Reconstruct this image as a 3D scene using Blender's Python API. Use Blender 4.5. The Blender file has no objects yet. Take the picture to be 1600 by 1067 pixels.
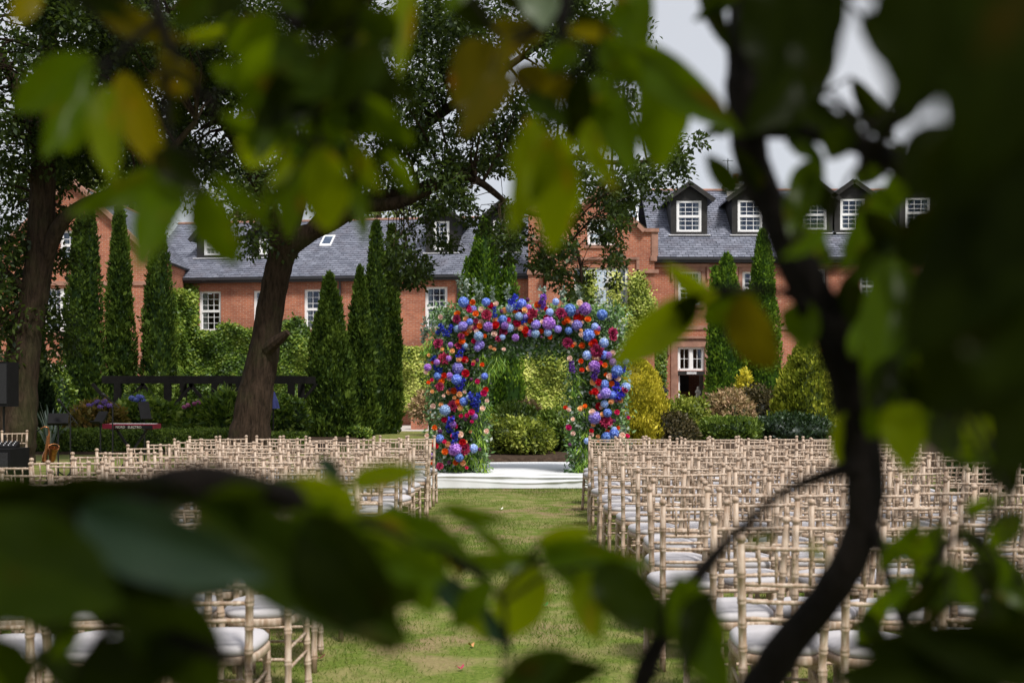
import bpy, math, random
import numpy as np
from mathutils import Vector, Matrix

R = math.radians
random.seed(11)
rng = np.random.default_rng(11)
scene = bpy.context.scene
COL = scene.collection

# ------------------------------------------------------------------ camera
EYE = 1.47
FPX = 1778.0            # focal length in pixels of a 1600 px wide picture
HX, HY = 800.0, 613.0   # principal column, horizon row
cam_data = bpy.data.cameras.new('camera')
cam = bpy.data.objects.new('camera', cam_data)
COL.objects.link(cam)
cam.location = (0, 0, EYE)
cam.rotation_euler = (R(90), 0, 0)
cam_data.sensor_width = 36.0
cam_data.lens = 36.0 * FPX / 1600.0
cam_data.shift_y = (HY - 533.5) / 1600.0
cam_data.clip_start = 0.05
cam_data.clip_end = 2000
cam_data.dof.use_dof = True
cam_data.dof.focus_distance = 14.5
cam_data.dof.aperture_fstop = 3.7
scene.camera = cam

# ------------------------------------------------------------------ sky and sun (bright overcast)
SUN_EL, SUN_AZ = 56.0, 150.0     # azimuth clockwise from +Y
world = bpy.data.worlds.new('World')
scene.world = world
world.use_nodes = True
wn, wl = world.node_tree.nodes, world.node_tree.links
wn.clear()
w_out = wn.new('ShaderNodeOutputWorld')
w_bg = wn.new('ShaderNodeBackground')
w_sky = wn.new('ShaderNodeTexSky')
w_sky.sky_type = 'NISHITA'
w_sky.sun_disc = False
w_sky.sun_elevation = R(SUN_EL)
w_sky.sun_rotation = R(SUN_AZ)
w_sky.air_density = 1.0
w_sky.dust_density = 2.5
w_sky.ozone_density = 1.0
w_mix = wn.new('ShaderNodeMix'); w_mix.data_type = 'RGBA'
w_mix.inputs[0].default_value = 0.80
w_mix.inputs[7].default_value = (4.85, 4.9, 5.1, 1)     # the cloud layer
w_noise = wn.new('ShaderNodeTexNoise')
w_noise.inputs['Scale'].default_value = 2.2
w_noise.inputs['Detail'].default_value = 6
w_tc = wn.new('ShaderNodeTexCoord')
w_map = wn.new('ShaderNodeMapRange')
w_map.inputs['From Min'].default_value = 0.3; w_map.inputs['From Max'].default_value = 0.7
w_map.inputs['To Min'].default_value = 0.74; w_map.inputs['To Max'].default_value = 0.95
wl.new(w_tc.outputs['Generated'], w_noise.inputs['Vector'])
wl.new(w_noise.outputs['Fac'], w_map.inputs['Value'])
wl.new(w_map.outputs['Result'], w_mix.inputs[0])
wl.new(w_sky.outputs[0], w_mix.inputs[6])
wl.new(w_mix.outputs[2], w_bg.inputs[0])
w_bg.inputs[1].default_value = 0.10
wl.new(w_bg.outputs[0], w_out.inputs[0])

sun_data = bpy.data.lights.new('sun', 'SUN')
sun_data.energy = 3.0
sun_data.angle = R(10)
sun_data.color = (1.0, 0.95, 0.87)
sun = bpy.data.objects.new('sun', sun_data)
COL.objects.link(sun)
_az, _el = R(SUN_AZ), R(SUN_EL)
_to_sun = Vector((math.sin(_az) * math.cos(_el), math.cos(_az) * math.cos(_el), math.sin(_el)))
sun.rotation_euler = _to_sun.to_track_quat('Z', 'Y').to_euler()
sun.location = _to_sun * 60

scene.view_settings.view_transform = 'Standard'
scene.view_settings.look = 'None'
scene.view_settings.gamma = 1.0
scene.view_settings.use_curve_mapping = False
scene.view_settings.exposure = 0.60
scene.cycles.max_bounces = 8
scene.cycles.transparent_max_bounces = 12
scene.cycles.use_denoising = True
scene.cycles.sample_clamp_indirect = 8

# ------------------------------------------------------------------ helpers
def PX(px, Y): return (px - HX) / FPX * Y
def PZ(py, Y): return EYE - (py - HY) / FPX * Y
def at(px, py, Y): return Vector((PX(px, Y), Y, PZ(py, Y)))

def tag(o, label=None, cat=None, group=None, kind=None):
    if label: o['label'] = label
    if cat: o['category'] = cat
    if group: o['group'] = group
    if kind: o['kind'] = kind
    return o

def empty(name, loc=(0, 0, 0), rz=0.0):
    o = bpy.data.objects.new(name, None)
    o.empty_display_size = 0.2
    o.location = loc; o.rotation_euler = (0, 0, rz)
    COL.objects.link(o)
    return o

def link(name, me, parent=None, loc=None, world=False):
    """world=True: the mesh is in world coordinates, so undo the parent's place"""
    o = bpy.data.objects.new(name, me)
    COL.objects.link(o)
    if parent is not None:
        o.parent = parent
        if world:
            p, off = parent, Vector((0, 0, 0))
            while p is not None:
                off += Vector(p.location); p = p.parent
            o.location = -off
    if loc is not None: o.location = loc
    return o

def np_mesh(name, V, F, mat=None, v=None, smooth=False):
    me = bpy.data.meshes.new(name)
    V = np.ascontiguousarray(V, dtype=np.float32); F = np.ascontiguousarray(F, dtype=np.int32)
    k = F.shape[1]
    me.vertices.add(len(V)); me.vertices.foreach_set('co', V.ravel())
    me.loops.add(F.size); me.loops.foreach_set('vertex_index', F.ravel())
    me.polygons.add(len(F)); me.polygons.foreach_set('loop_start', np.arange(len(F), dtype=np.int32) * k)
    if smooth: me.polygons.foreach_set('use_smooth', np.ones(len(F), dtype=bool))
    me.update(calc_edges=True)
    if v is not None:
        a = me.attributes.new('v', 'FLOAT', 'POINT')
        a.data.foreach_set('value', np.ascontiguousarray(v, dtype=np.float32))
    if mat: me.materials.append(mat)
    return me

def bark_ridge(t, h):
    return .5 * math.sin(3 * t + h * .35) + .45 * math.sin(13 * t + 2.2 * math.sin(h * .9) + h * .2) + .45 * math.sin(21 * t - 1.7 * math.sin(h * 1.3)) + random.uniform(-.35, .35)
class MB:
    """collects simple solids into one mesh"""
    def __init__(s): s.V = []; s.F = []; s.A = []
    def add(s, vs, fs, a=0.5):
        n = len(s.V)
        s.V += [tuple(p) for p in vs]; s.F += [tuple(i + n for i in f) for f in fs]; s.A += [a] * len(vs)
    def hexa(s, p, a=0.5):          # 8 points: 4 of one end, 4 of the other
        s.add(p, [(3, 2, 1, 0), (4, 5, 6, 7), (0, 1, 5, 4), (1, 2, 6, 5), (2, 3, 7, 6), (3, 0, 4, 7)], a)
    def box(s, x0, x1, y0, y1, z0, z1, a=0.5):
        s.hexa([(x0, y0, z0), (x1, y0, z0), (x1, y1, z0), (x0, y1, z0),
                (x0, y0, z1), (x1, y0, z1), (x1, y1, z1), (x0, y1, z1)], a)
    def quad(s, a, b, c, d, v=0.5): s.add([a, b, c, d], [(0, 1, 2, 3)], v)
    def bar(s, p, q, w, h, up=(0, 0, 1), a=0.5):
        p, q = Vector(p), Vector(q); d = (q - p).normalized(); up = Vector(up)
        x = d.cross(up)
        if x.length < 1e-4: x = d.cross(Vector((1, 0, 0)))
        x.normalize(); y = x.cross(d)
        c = [x * w / 2 + y * h / 2, -x * w / 2 + y * h / 2, -x * w / 2 - y * h / 2, x * w / 2 - y * h / 2]
        s.hexa([p + k for k in c] + [q + k for k in c], a)
    def tube(s, pts, rad, n=8, cap=True, a=0.5, ridge=0.0):
        pts = [Vector(p) for p in pts]
        if not hasattr(rad, '__len__'): rad = [rad] * len(pts)
        rings = []; prev = None
        for i, p in enumerate(pts):
            d = (pts[min(i + 1, len(pts) - 1)] - pts[max(i - 1, 0)])
            d = d.normalized() if d.length > 1e-9 else Vector((0, 0, 1))
            if prev is None:
                x = d.cross(Vector((0, 1, 0)))
                if x.length < 1e-3: x = d.cross(Vector((1, 0, 0)))
            else:
                x = prev - d * prev.dot(d)
            x.normalize(); prev = x; y = d.cross(x)
            rings.append([p + (x * math.cos(t) + y * math.sin(t)) * rad[i] * (1 + ridge * bark_ridge(t, i * .5)) for t in [2 * math.pi * k / n for k in range(n)]])
        vs = [q for r in rings for q in r]; fs = []
        for i in range(len(pts) - 1):
            for k in range(n):
                fs.append((i * n + k, i * n + (k + 1) % n, (i + 1) * n + (k + 1) % n, (i + 1) * n + k))
        if cap:
            fs.append(tuple(range(n - 1, -1, -1))); fs.append(tuple((len(pts) - 1) * n + k for k in range(n)))
        s.add(vs, fs, a)
    def lathe(s, prof, n=16, c=(0, 0, 0), a=0.5):
        vs = [(c[0] + r * math.cos(2 * math.pi * k / n), c[1] + r * math.sin(2 * math.pi * k / n), c[2] + z) for r, z in prof for k in range(n)]
        fs = []
        for i in range(len(prof) - 1):
            for k in range(n):
                fs.append((i * n + k, i * n + (k + 1) % n, (i + 1) * n + (k + 1) % n, (i + 1) * n + k))
        s.add(vs, fs, a)
    def mesh(s, name, mat=None, smooth=False):
        me = bpy.data.meshes.new(name)
        me.from_pydata(s.V, [], s.F)
        if smooth:
            me.polygons.foreach_set('use_smooth', [True] * len(me.polygons))
        at_ = me.attributes.new('v', 'FLOAT', 'POINT'); at_.data.foreach_set('value', s.A)
        if mat: me.materials.append(mat)
        me.update()
        return me
    def build(s, name, mat=None, parent=None, smooth=False, world=False, loc=None):
        return link(name, s.mesh(name, mat, smooth), parent, loc, world)

# ------------------------------------------------------------------ materials
MATS = {}
class NT:
    def __init__(s, name):
        s.m = bpy.data.materials.new(name); s.m.use_nodes = True
        s.n = s.m.node_tree.nodes; s.l = s.m.node_tree.links; s.n.clear()
        s.out = s.n.new('ShaderNodeOutputMaterial')
    def node(s, t, **kw):
        x = s.n.new('ShaderNode' + t)
        for k, v in kw.items(): setattr(x, k, v)
        return x
    def lk(s, a, b): s.l.new(a, b)
    def val(s, sock, v):
        if hasattr(v, 'is_linked'): s.lk(v, sock)
        else: sock.default_value = v
    def mix(s, f, a, b, blend='MIX'):
        x = s.node('Mix', data_type='RGBA', blend_type=blend)
        s.val(x.inputs[0], f)
        for i, c in ((6, a), (7, b)):
            if hasattr(c, 'is_linked'): s.lk(c, x.inputs[i])
            else: x.inputs[i].default_value = (*c, 1) if len(c) == 3 else c
        return x.outputs[2]
    def noise(s, scale, detail=4, vec=None, rough=0.55):
        x = s.node('TexNoise'); x.inputs['Scale'].default_value = scale; x.inputs['Detail'].default_value = detail
        x.inputs['Roughness'].default_value = rough
        if vec is not None: s.lk(vec, x.inputs['Vector'])
        return x.outputs['Fac']
    def rng(s, f, a, b, c=0.0, d=1.0):
        x = s.node('MapRange'); x.inputs[1].default_value = a; x.inputs[2].default_value = b
        x.inputs[3].default_value = c; x.inputs[4].default_value = d
        s.lk(f, x.inputs[0]); return x.outputs[0]
    def math(s, op, a, b=0.0):
        x = s.node('Math', operation=op); s.val(x.inputs[0], a); s.val(x.inputs[1], b); return x.outputs[0]
    def attr(s, name='v'):
        x = s.node('Attribute', attribute_name=name); return x.outputs['Fac']
    def rand(s): return s.node('ObjectInfo').outputs['Random']
    def pos(s): return s.node('NewGeometry').outputs['Position']
    def obj(s): return s.node('TexCoord').outputs['Object']
    def bump(s, h, strength=0.3, dist=0.02):
        x = s.node('Bump'); x.inputs['Strength'].default_value = strength; x.inputs['Distance'].default_value = dist
        s.lk(h, x.inputs['Height']); return x.outputs['Normal']
    def bsdf(s, col, rough=0.7, spec=0.3, normal=None, metal=0.0, **kw):
        b = s.node('BsdfPrincipled')
        if hasattr(col, 'is_linked'): s.lk(col, b.inputs['Base Color'])
        else: b.inputs['Base Color'].default_value = (*col, 1)
        s.val(b.inputs['Roughness'], rough); b.inputs['Specular IOR Level'].default_value = spec
        b.inputs['Metallic'].default_value = metal
        for k, v in kw.items(): b.inputs[k].default_value = v
        if normal is not None: s.lk(normal, b.inputs['Normal'])
        s.lk(b.outputs[0], s.out.inputs[0]); return s.m

def plain(name, col, rough=0.6, spec=0.3, metal=0.0, var=0.12, scale=6.0, bump=0.0):
    t = NT(name); f = t.noise(scale, 5, t.obj())
    c = t.mix(t.rng(f, 0.3, 0.7), tuple(k * (1 - var) for k in col), tuple(min(1, k * (1 + var)) for k in col))
    n = t.bump(t.noise(scale * 6, 4, t.obj()), bump) if bump else None
    return t.bsdf(c, rough, spec, n, metal)

def leafy(name, dark, mid, light, trans=None, tfac=0.35, gloss=0.02, rough=0.5, noise_scale=0.0):
    """many-leaf foliage: per-leaf value in attribute v picks the leaf's own colour"""
    t = NT(name); v = t.attr('v')
    if noise_scale:
        nz = t.rng(t.noise(noise_scale, 3, t.pos()), 0.3, 0.7, -0.3, 0.3)
        v = t.math('ADD', v, nz)
    ramp = t.node('ValToRGB'); e = ramp.color_ramp.elements
    e[0].position = 0.05; e[0].color = (*dark, 1); e[1].position = 0.95; e[1].color = (*light, 1)
    m = e.new(0.5); m.color = (*mid, 1)
    t.lk(v, ramp.inputs[0]); c = ramp.outputs[0]
    d = t.node('BsdfDiffuse'); t.lk(c, d.inputs[0])
    tr = t.node('BsdfTranslucent')
    tc = trans or (mid[0] * 1.5 + 0.01, mid[1] * 1.5 + 0.02, mid[2] * 0.6)
    t.lk(t.mix(0.6, c, tc), tr.inputs[0])
    a = t.node('MixShader'); a.inputs[0].default_value = tfac
    t.lk(d.outputs[0], a.inputs[1]); t.lk(tr.outputs[0], a.inputs[2])
    g = t.node('BsdfGlossy'); g.inputs['Roughness'].default_value = rough; g.inputs[0].default_value = (0.9, 0.95, 1, 1)
    b = t.node('MixShader'); b.inputs[0].default_value = gloss
    t.lk(a.outputs[0], b.inputs[1]); t.lk(g.outputs[0], b.inputs[2])
    t.lk(b.outputs[0], t.out.inputs[0]); return t.m

# ------------------------------------------------------------------ leaf clouds
def unit(a): return a / np.maximum(np.linalg.norm(a, axis=1, keepdims=True), 1e-9)
def rand_dir(n): return unit(rng.normal(size=(n, 3)))
def leaf_arrays(P, D, N, L, W, v, fold=0.18):
    """one 4-corner leaf per point: base, side, tip, side"""
    n = len(P); D = unit(D); S = unit(np.cross(D, N)); N2 = np.cross(S, D)
    L = np.broadcast_to(np.asarray(L, float), (n,))[:, None]; W = np.broadcast_to(np.asarray(W, float), (n,))[:, None]
    m = P + D * L * 0.45
    V = np.stack([P, m + S * W / 2 + N2 * W * fold, P + D * L, m - S * W / 2 + N2 * W * fold], 1).reshape(-1, 3)
    F = np.arange(4 * n).reshape(n, 4)
    return V, F, np.repeat(np.broadcast_to(v, (n,)), 4)
class Cloud:
    def __init__(s): s.V = []; s.F = []; s.A = []; s.n = 0
    def leaves(s, P, D, N, L, W, v, fold=0.18):
        V, F, A = leaf_arrays(P, D, N, L, W, v, fold); s.raw(V, F, A)
    def raw(s, V, F, A):
        s.V.append(V); s.F.append(F + s.n); s.A.append(A); s.n += len(V)
    def solid(s, mb):      # quads of an MB only
        V = np.array(mb.V, float); F = np.array([f for f in mb.F if len(f) == 4]); s.raw(V, F, np.array(mb.A, float))
    def mesh(s, name, mat): return np_mesh(name, np.concatenate(s.V), np.concatenate(s.F), mat, np.concatenate(s.A))
    def build(s, name, mat, parent=None, world=False): return link(name, s.mesh(name, mat), parent, None, world)

def ball(c, r, n=10, m=7, a=0.1):
    mb = MB(); c = Vector(c); r = r if hasattr(r, '__len__') else (r, r, r)
    prof = [(max(1e-3, math.sin(math.pi * i / m)), -math.cos(math.pi * i / m)) for i in range(m + 1)]
    mb.lathe(prof, n, (0, 0, 0), a)
    mb.V = [(c.x + x * r[0], c.y + y * r[1], c.z + z * r[2]) for x, y, z in mb.V]
    return mb
# ------------------------------------------------------------------ material library
def mat_lawn():
    t = NT('lawn'); p = t.pos()
    big = t.noise(0.55, 5, p, 0.6); mid = t.noise(3.0, 5, p, 0.65); fine = t.noise(38, 3, p, 0.7)
    g = t.mix(t.rng(fine, 0.3, 0.7), (0.055, 0.095, 0.010), (0.155, 0.195, 0.038))
    g = t.mix(t.rng(mid, 0.42, 0.62, 0, 0.7), g, (0.27, 0.225, 0.105))
    brown = t.mix(t.rng(fine, 0.3, 0.7), (0.13, 0.080, 0.048), (0.31, 0.215, 0.14))
    f = t.math('MULTIPLY', t.rng(big, 0.50, 0.63, 0, .8), t.rng(mid, 0.40, 0.55))
    c = t.mix(f, g, brown)
    return t.bsdf(c, 0.9, 0.1, t.bump(fine, 0.5, 0.02))
def mat_brick(name='brickwork', a=(0.44, 0.145, 0.078), b=(0.30, 0.092, 0.054), mortar=(0.40, 0.27, 0.205)):
    t = NT(name); p = t.pos(); s = t.node('SeparateXYZ'); t.lk(p, s.inputs[0])
    c = t.node('CombineXYZ'); t.lk(t.math('ADD', s.outputs[0], s.outputs[1]), c.inputs[0]); t.lk(s.outputs[2], c.inputs[1])
    k = t.node('TexBrick'); t.lk(c.outputs[0], k.inputs['Vector'])
    k.inputs['Scale'].default_value = 1.0; k.inputs['Brick Width'].default_value = 0.235; k.inputs['Row Height'].default_value = 0.082
    k.inputs['Mortar Size'].default_value = 0.010; k.inputs['Bias'].default_value = -0.1
    k.inputs['Color1'].default_value = (*a, 1); k.inputs['Color2'].default_value = (*b, 1); k.inputs['Mortar'].default_value = (*mortar, 1)
    n = t.noise(0.9, 6, p, 0.65); n2 = t.noise(7, 4, c.outputs[0])
    col = t.mix(t.rng(n, 0.42, 0.70, 0, 0.65), k.outputs[0], (0.19, 0.070, 0.05))
    col = t.mix(t.rng(n2, 0.60, 0.72, 0, 0.65), col, (0.50, 0.33, 0.25))
    return t.bsdf(col, 0.85, 0.15, t.bump(k.outputs['Fac'], -0.4, 0.01))
def mat_slate(use_obj=False):
    t = NT('slate_single' if use_obj else 'slate'); v = t.rand() if use_obj else t.attr('v')
    c = t.mix(v, (0.11, 0.12, 0.16), (0.21, 0.225, 0.285))
    c = t.mix(t.rng(t.noise(1.3, 5, t.pos()), 0.5, 0.75, 0, 0.5), c, (0.13, 0.115, 0.14))
    return t.bsdf(c, t.rng(t.noise(20, 3, t.pos()), 0.3, 0.7, 0.38, 0.6), 0.5)
def mat_wood(name, a, b, wash, rough=0.5):
    t = NT(name); o = t.obj(); r = t.rand()
    m = t.node('Mapping'); m.inputs['Scale'].default_value = (60, 60, 9); t.lk(o, m.inputs[0])
    g = t.noise(1.0, 5, m.outputs[0], 0.6); big = t.noise(9, 3, o)
    c = t.mix(r, a, b)
    c = t.mix(t.rng(g, 0.42, 0.68, 0, 0.8), c, wash)
    c = t.mix(t.rng(big, 0.5, 0.75, 0, 0.35), c, tuple(k * 0.6 for k in a))
    return t.bsdf(c, rough, 0.35, t.bump(g, 0.15, 0.002))
def mat_bark(name, a, b, moss=.4):
    t = NT(name); p = t.pos(); m = t.node('Mapping'); m.inputs['Scale'].default_value = (9, 9, 1.8); t.lk(p, m.inputs[0])
    w = t.noise(1.6, 8, m.outputs[0], 0.7); n = t.noise(1.2, 4, p)
    c = t.mix(t.rng(w, 0.35, 0.65), a, b); c = t.mix(t.rng(n, 0.5, 0.7, 0, moss), c, (0.06, 0.07, 0.025))
    return t.bsdf(c, 0.9, 0.15, t.bump(w, 1.0, 0.10))
def mat_cloth(name, col):
    t = NT(name); p = t.obj(); n = t.noise(3, 5, p)
    c = t.mix(t.rng(n, 0.35, 0.65), tuple(k * 0.93 for k in col), col)
    return t.bsdf(c, 0.75, 0.25, t.bump(t.noise(5, 6, p, 0.6), 0.25, 0.03))
def mat_glass():
    t = NT('window_glass'); g = t.node('BsdfGlossy'); g.inputs['Roughness'].default_value = 0.03; g.inputs[0].default_value = (0.50, 0.66, 1, 1)
    tr = t.node('BsdfTransparent'); tr.inputs[0].default_value = (0.75, 0.82, 0.85, 1)
    f = t.node('Fresnel'); f.inputs[0].default_value = 1.52
    nn = t.bump(t.noise(1.5, 2, t.pos()), 0.15, 0.02); t.lk(nn, g.inputs['Normal'])
    x = t.node('MixShader')
    t.lk(t.rng(f.outputs[0], 0.0, 0.5, 0.03, 0.6), x.inputs[0])
    t.lk(tr.outputs[0], x.inputs[1]); t.lk(g.outputs[0], x.inputs[2]); t.lk(x.outputs[0], t.out.inputs[0]); return t.m
def mat_petal(name, a, b, tf=0.25):
    t = NT(name); v = t.attr('v'); r = t.rand()
    c = t.mix(v, a, b)
    hs = t.node('HueSaturation'); t.lk(c, hs.inputs['Color']); t.lk(t.rng(r, 0, 1, 0.8, 1.2), hs.inputs['Value']); t.lk(t.rng(r, 0, 1, 0.49, 0.51), hs.inputs['Hue'])
    d = t.node('BsdfDiffuse'); t.lk(hs.outputs[0], d.inputs[0]); q = t.node('BsdfTranslucent'); t.lk(hs.outputs[0], q.inputs[0])
    x = t.node('MixShader'); x.inputs[0].default_value = tf; t.lk(d.outputs[0], x.inputs[1]); t.lk(q.outputs[0], x.inputs[2])
    t.lk(x.outputs[0], t.out.inputs[0]); return t.m
def mat_big_leaf(name, a, b, spot, trans, tfac=0.5, gloss=0.08, rough=0.3):
    """a close leaf: veins and blotches on the given colour, which includes shade or sheen for some tones"""
    t = NT(name); uv = t.obj(); s = t.node('SeparateXYZ'); t.lk(uv, s.inputs[0])
    ax = t.math('ABSOLUTE', s.outputs[0]); rib = t.rng(ax, 0.0, 0.035, 1.0, 0.0)
    w = t.node('TexWave'); w.wave_type = 'BANDS'; w.bands_direction = 'Y'; w.inputs['Scale'].default_value = 2.6; w.inputs['Distortion'].default_value = 0.6
    cv = t.node('CombineXYZ'); t.lk(t.math('SUBTRACT', s.outputs[1], t.math('MULTIPLY', ax, 0.8)), cv.inputs[1]); t.lk(cv.outputs[0], w.inputs['Vector'])
    vein = t.math('MAXIMUM', rib, t.rng(w.outputs['Fac'], 0.93, 1.0, 0, 0.5))
    n = t.noise(3.0, 4, uv); r = t.rand()
    c = t.mix(t.rng(n, 0.35, 0.7), a, b); c = t.mix(t.math('MULTIPLY', vein, 0.35), c, tuple(k * 1.6 for k in b))
    nz = t.node('TexNoise'); nz.noise_dimensions = '4D'; nz.inputs['Scale'].default_value = 2.2; t.lk(uv, nz.inputs['Vector']); t.lk(t.math('MULTIPLY', r, 40.0), nz.inputs['W'])
    sf = t.rng(nz.outputs['Fac'], 0.60, 0.72, 0, 0.8); c = t.mix(sf, c, spot)
    hs = t.node('HueSaturation'); t.lk(c, hs.inputs['Color']); t.lk(t.rng(r, 0, 1, 0.75, 1.25), hs.inputs['Value'])
    tcol = t.mix(sf, trans, tuple(k * 2.2 for k in spot)); tcol = t.mix(t.math('MULTIPLY', vein, 0.3), tcol, tuple(k * 0.6 for k in trans))
    d = t.node('BsdfDiffuse'); t.lk(hs.outputs[0], d.inputs[0]); q = t.node('BsdfTranslucent'); t.lk(tcol, q.inputs[0])
    x = t.node('MixShader'); x.inputs[0].default_value = tfac; t.lk(d.outputs[0], x.inputs[1]); t.lk(q.outputs[0], x.inputs[2])
    g = t.node('BsdfGlossy'); g.inputs['Roughness'].default_value = rough
    y = t.node('MixShader'); y.inputs[0].default_value = gloss; t.lk(x.outputs[0], y.inputs[1]); t.lk(g.outputs[0], y.inputs[2])
    t.lk(y.outputs[0], t.out.inputs[0]); return t.m

M = dict(
    lawn=mat_lawn(), brick=mat_brick(), slate=mat_slate(), slate_one=mat_slate(True), glass=mat_glass(),
    roofdeck=plain('roof_underlay', (0.05, 0.05, 0.06), 0.9),
    stone=plain('sandstone', (0.30, 0.165, 0.125), 0.85, 0.2, var=0.3, scale=3, bump=0.3),
    greystone=plain('grey_stone', (0.36, 0.34, 0.31), 0.85, 0.2, var=0.25, scale=5, bump=0.3),
    white=plain('white_paint', (0.78, 0.78, 0.80), 0.4, 0.4, var=0.04),
    lead=plain('lead_flashing', (0.55, 0.55, 0.58), 0.5, 0.4, var=0.15),
    darkwood=plain('dark_painted_timber', (0.020, 0.019, 0.019), 0.6, 0.3, var=0.3),
    blacktimber=plain('black_stained_timber', (0.009, 0.0085, 0.008), 0.8, 0.1, var=0.3),
    gutter=plain('black_gutter', (0.03, 0.03, 0.035), 0.4, 0.4),
    curtain=plain('curtain', (0.55, 0.52, 0.48), 0.9, 0.1),
    plaster=plain('inside_plaster', (0.30, 0.27, 0.24), 0.9, 0.1),
    paving=plain('pale_paving', (0.46, 0.42, 0.40), 0.85, 0.2, var=0.12, scale=2, bump=0.2),
    soil=plain('bed_soil', (0.060, 0.040, 0.028), 0.95, 0.1, var=0.5, scale=14, bump=0.8),
    cloth=mat_cloth('white_stage_cloth', (0.72, 0.74, 0.78)),
    chair=mat_wood('limewashed_wood', (0.25, 0.165, 0.110), (0.40, 0.292, 0.212), (0.59, 0.50, 0.42)),
    cushion=mat_cloth('ivory_cushion', (0.48, 0.465, 0.49)),
    black=plain('black_plastic', (0.008, 0.008, 0.009), 0.75, 0.1, var=0.2),
    blackmetal=plain('black_metal', (0.010, 0.010, 0.011), 0.5, 0.2),
    grille=plain('speaker_grille', (0.022, 0.022, 0.025), 0.75, 0.2, scale=90, var=0.5),
    red=plain('red_enamel', (0.11, 0.006, 0.018), 0.5, 0.2),
    brass=plain('brass', (0.34, 0.14, 0.055), 0.3, 0.5, metal=0.9, var=.5, scale=30),
    bluecloth=plain('blue_parasol_cloth', (0.13, 0.15, 0.42), 0.8, 0.1),
    bark=mat_bark('oak_bark', (0.017, 0.011, 0.007), (0.066, 0.043, 0.029)),
    twigbark=mat_bark('young_bark', (0.006, 0.0045, 0.004), (0.017, 0.012, 0.009), 0.0),
    oak=leafy('oak_leaves', (0.009, 0.017, 0.004), (0.024, 0.045, 0.008), (0.065, 0.095, 0.016), (0.10, 0.15, 0.02), 0.35, 0.021),
    fartree=leafy('far_tree_leaves', (0.05, 0.075, 0.02), (0.11, 0.145, 0.04), (0.20, 0.23, 0.08), None, 0.3, 0.009),
    cypress=leafy('cypress_sprays', (0.012, 0.028, 0.006), (0.048, 0.085, 0.012), (0.11, 0.165, 0.022), (0.11, 0.18, 0.015), 0.25, 0.009, noise_scale=1.4),
    cypress_bright=leafy('bright_cypress_sprays', (0.020, 0.05, 0.008), (0.08, 0.16, 0.014), (0.22, 0.34, 0.03), (0.12, 0.24, 0.02), 0.25, 0.009, noise_scale=1.4),
    cypress_dark=leafy('dark_conifer_sprays', (0.006, 0.013, 0.005), (0.015, 0.030, 0.009), (0.035, 0.058, 0.015), None, 0.2, 0.009),
    gold=leafy('golden_conifer', (0.14, 0.14, 0.008), (0.52, 0.46, 0.03), (0.86, 0.74, 0.10), (0.7, 0.64, 0.05), 0.3, 0.009, noise_scale=2.5),
    limeconifer=leafy('lime_conifer', (0.04, 0.06, 0.006), (0.19, 0.24, 0.02), (0.48, 0.50, 0.06), (0.36, 0.40, 0.03), 0.28, 0.012, noise_scale=1.6),
    olive=leafy('olive_shrub_leaves', (0.04, 0.06, 0.008), (0.17, 0.22, 0.025), (0.38, 0.42, 0.07), (0.28, 0.35, 0.03), 0.3, 0.015, noise_scale=2.2),
    shrub=leafy('shrub_leaves', (0.022, 0.045, 0.008), (0.085, 0.14, 0.018), (0.20, 0.28, 0.045), (0.18, 0.28, 0.02), 0.3, 0.018, noise_scale=1.6),
    brownshrub=leafy('brownish_shrub_leaves', (0.022, 0.022, 0.010), (0.075, 0.062, 0.028), (0.15, 0.12, 0.06), None, 0.25, 0.012),
    pinkshrub=leafy('pink_tipped_leaves', (0.07, 0.075, 0.018), (0.36, 0.27, 0.13), (0.66, 0.44, 0.29), (0.4, 0.25, 0.1), 0.25, 0.015),
    autumn=leafy('yellowing_leaves', (0.05, 0.055, 0.01), (0.19, 0.155, 0.03), (0.38, 0.22, 0.06), (0.3, 0.25, 0.03), 0.3, 0.015),
    ivy=leafy('ivy_leaves', (0.018, 0.042, 0.006), (0.095, 0.170, 0.016), (0.32, 0.40, 0.06), (0.24, 0.38, 0.03), 0.25, 0.021, noise_scale=1.1),
    variegated=leafy('variegated_ivy', (0.05, 0.085, 0.012), (0.27, 0.34, 0.045), (0.72, 0.74, 0.22), (0.45, 0.5, 0.08), 0.22, 0.015, noise_scale=1.5),
    laurel=leafy('laurel_leaves', (0.008, 0.02, 0.006), (0.02, 0.045, 0.010), (0.045, 0.085, 0.02), None, 0.2, 0.036, noise_scale=1.5),
    blade=leafy('grass_blades', (0.042, 0.095, 0.010), (0.11, 0.175, 0.022), (0.28, 0.28, 0.10), (0.3, 0.35, 0.05), 0.35, 0.009),
    archleaf=leafy('arch_greenery', (0.025, 0.06, 0.018), (0.11, 0.22, 0.055), (0.28, 0.42, 0.20), (0.18, 0.38, 0.05), 0.28, 0.018),
    paleleaf=leafy('pale_eucalyptus', (0.10, 0.14, 0.12), (0.22, 0.28, 0.25), (0.42, 0.47, 0.42), None, 0.2, 0.015),
    grassbright=leafy('ribbon_leaves', (0.04, 0.10, 0.012), (0.13, 0.26, 0.02), (0.30, 0.44, 0.05), (0.22, 0.4, 0.03), 0.3, 0.018),
)
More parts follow.
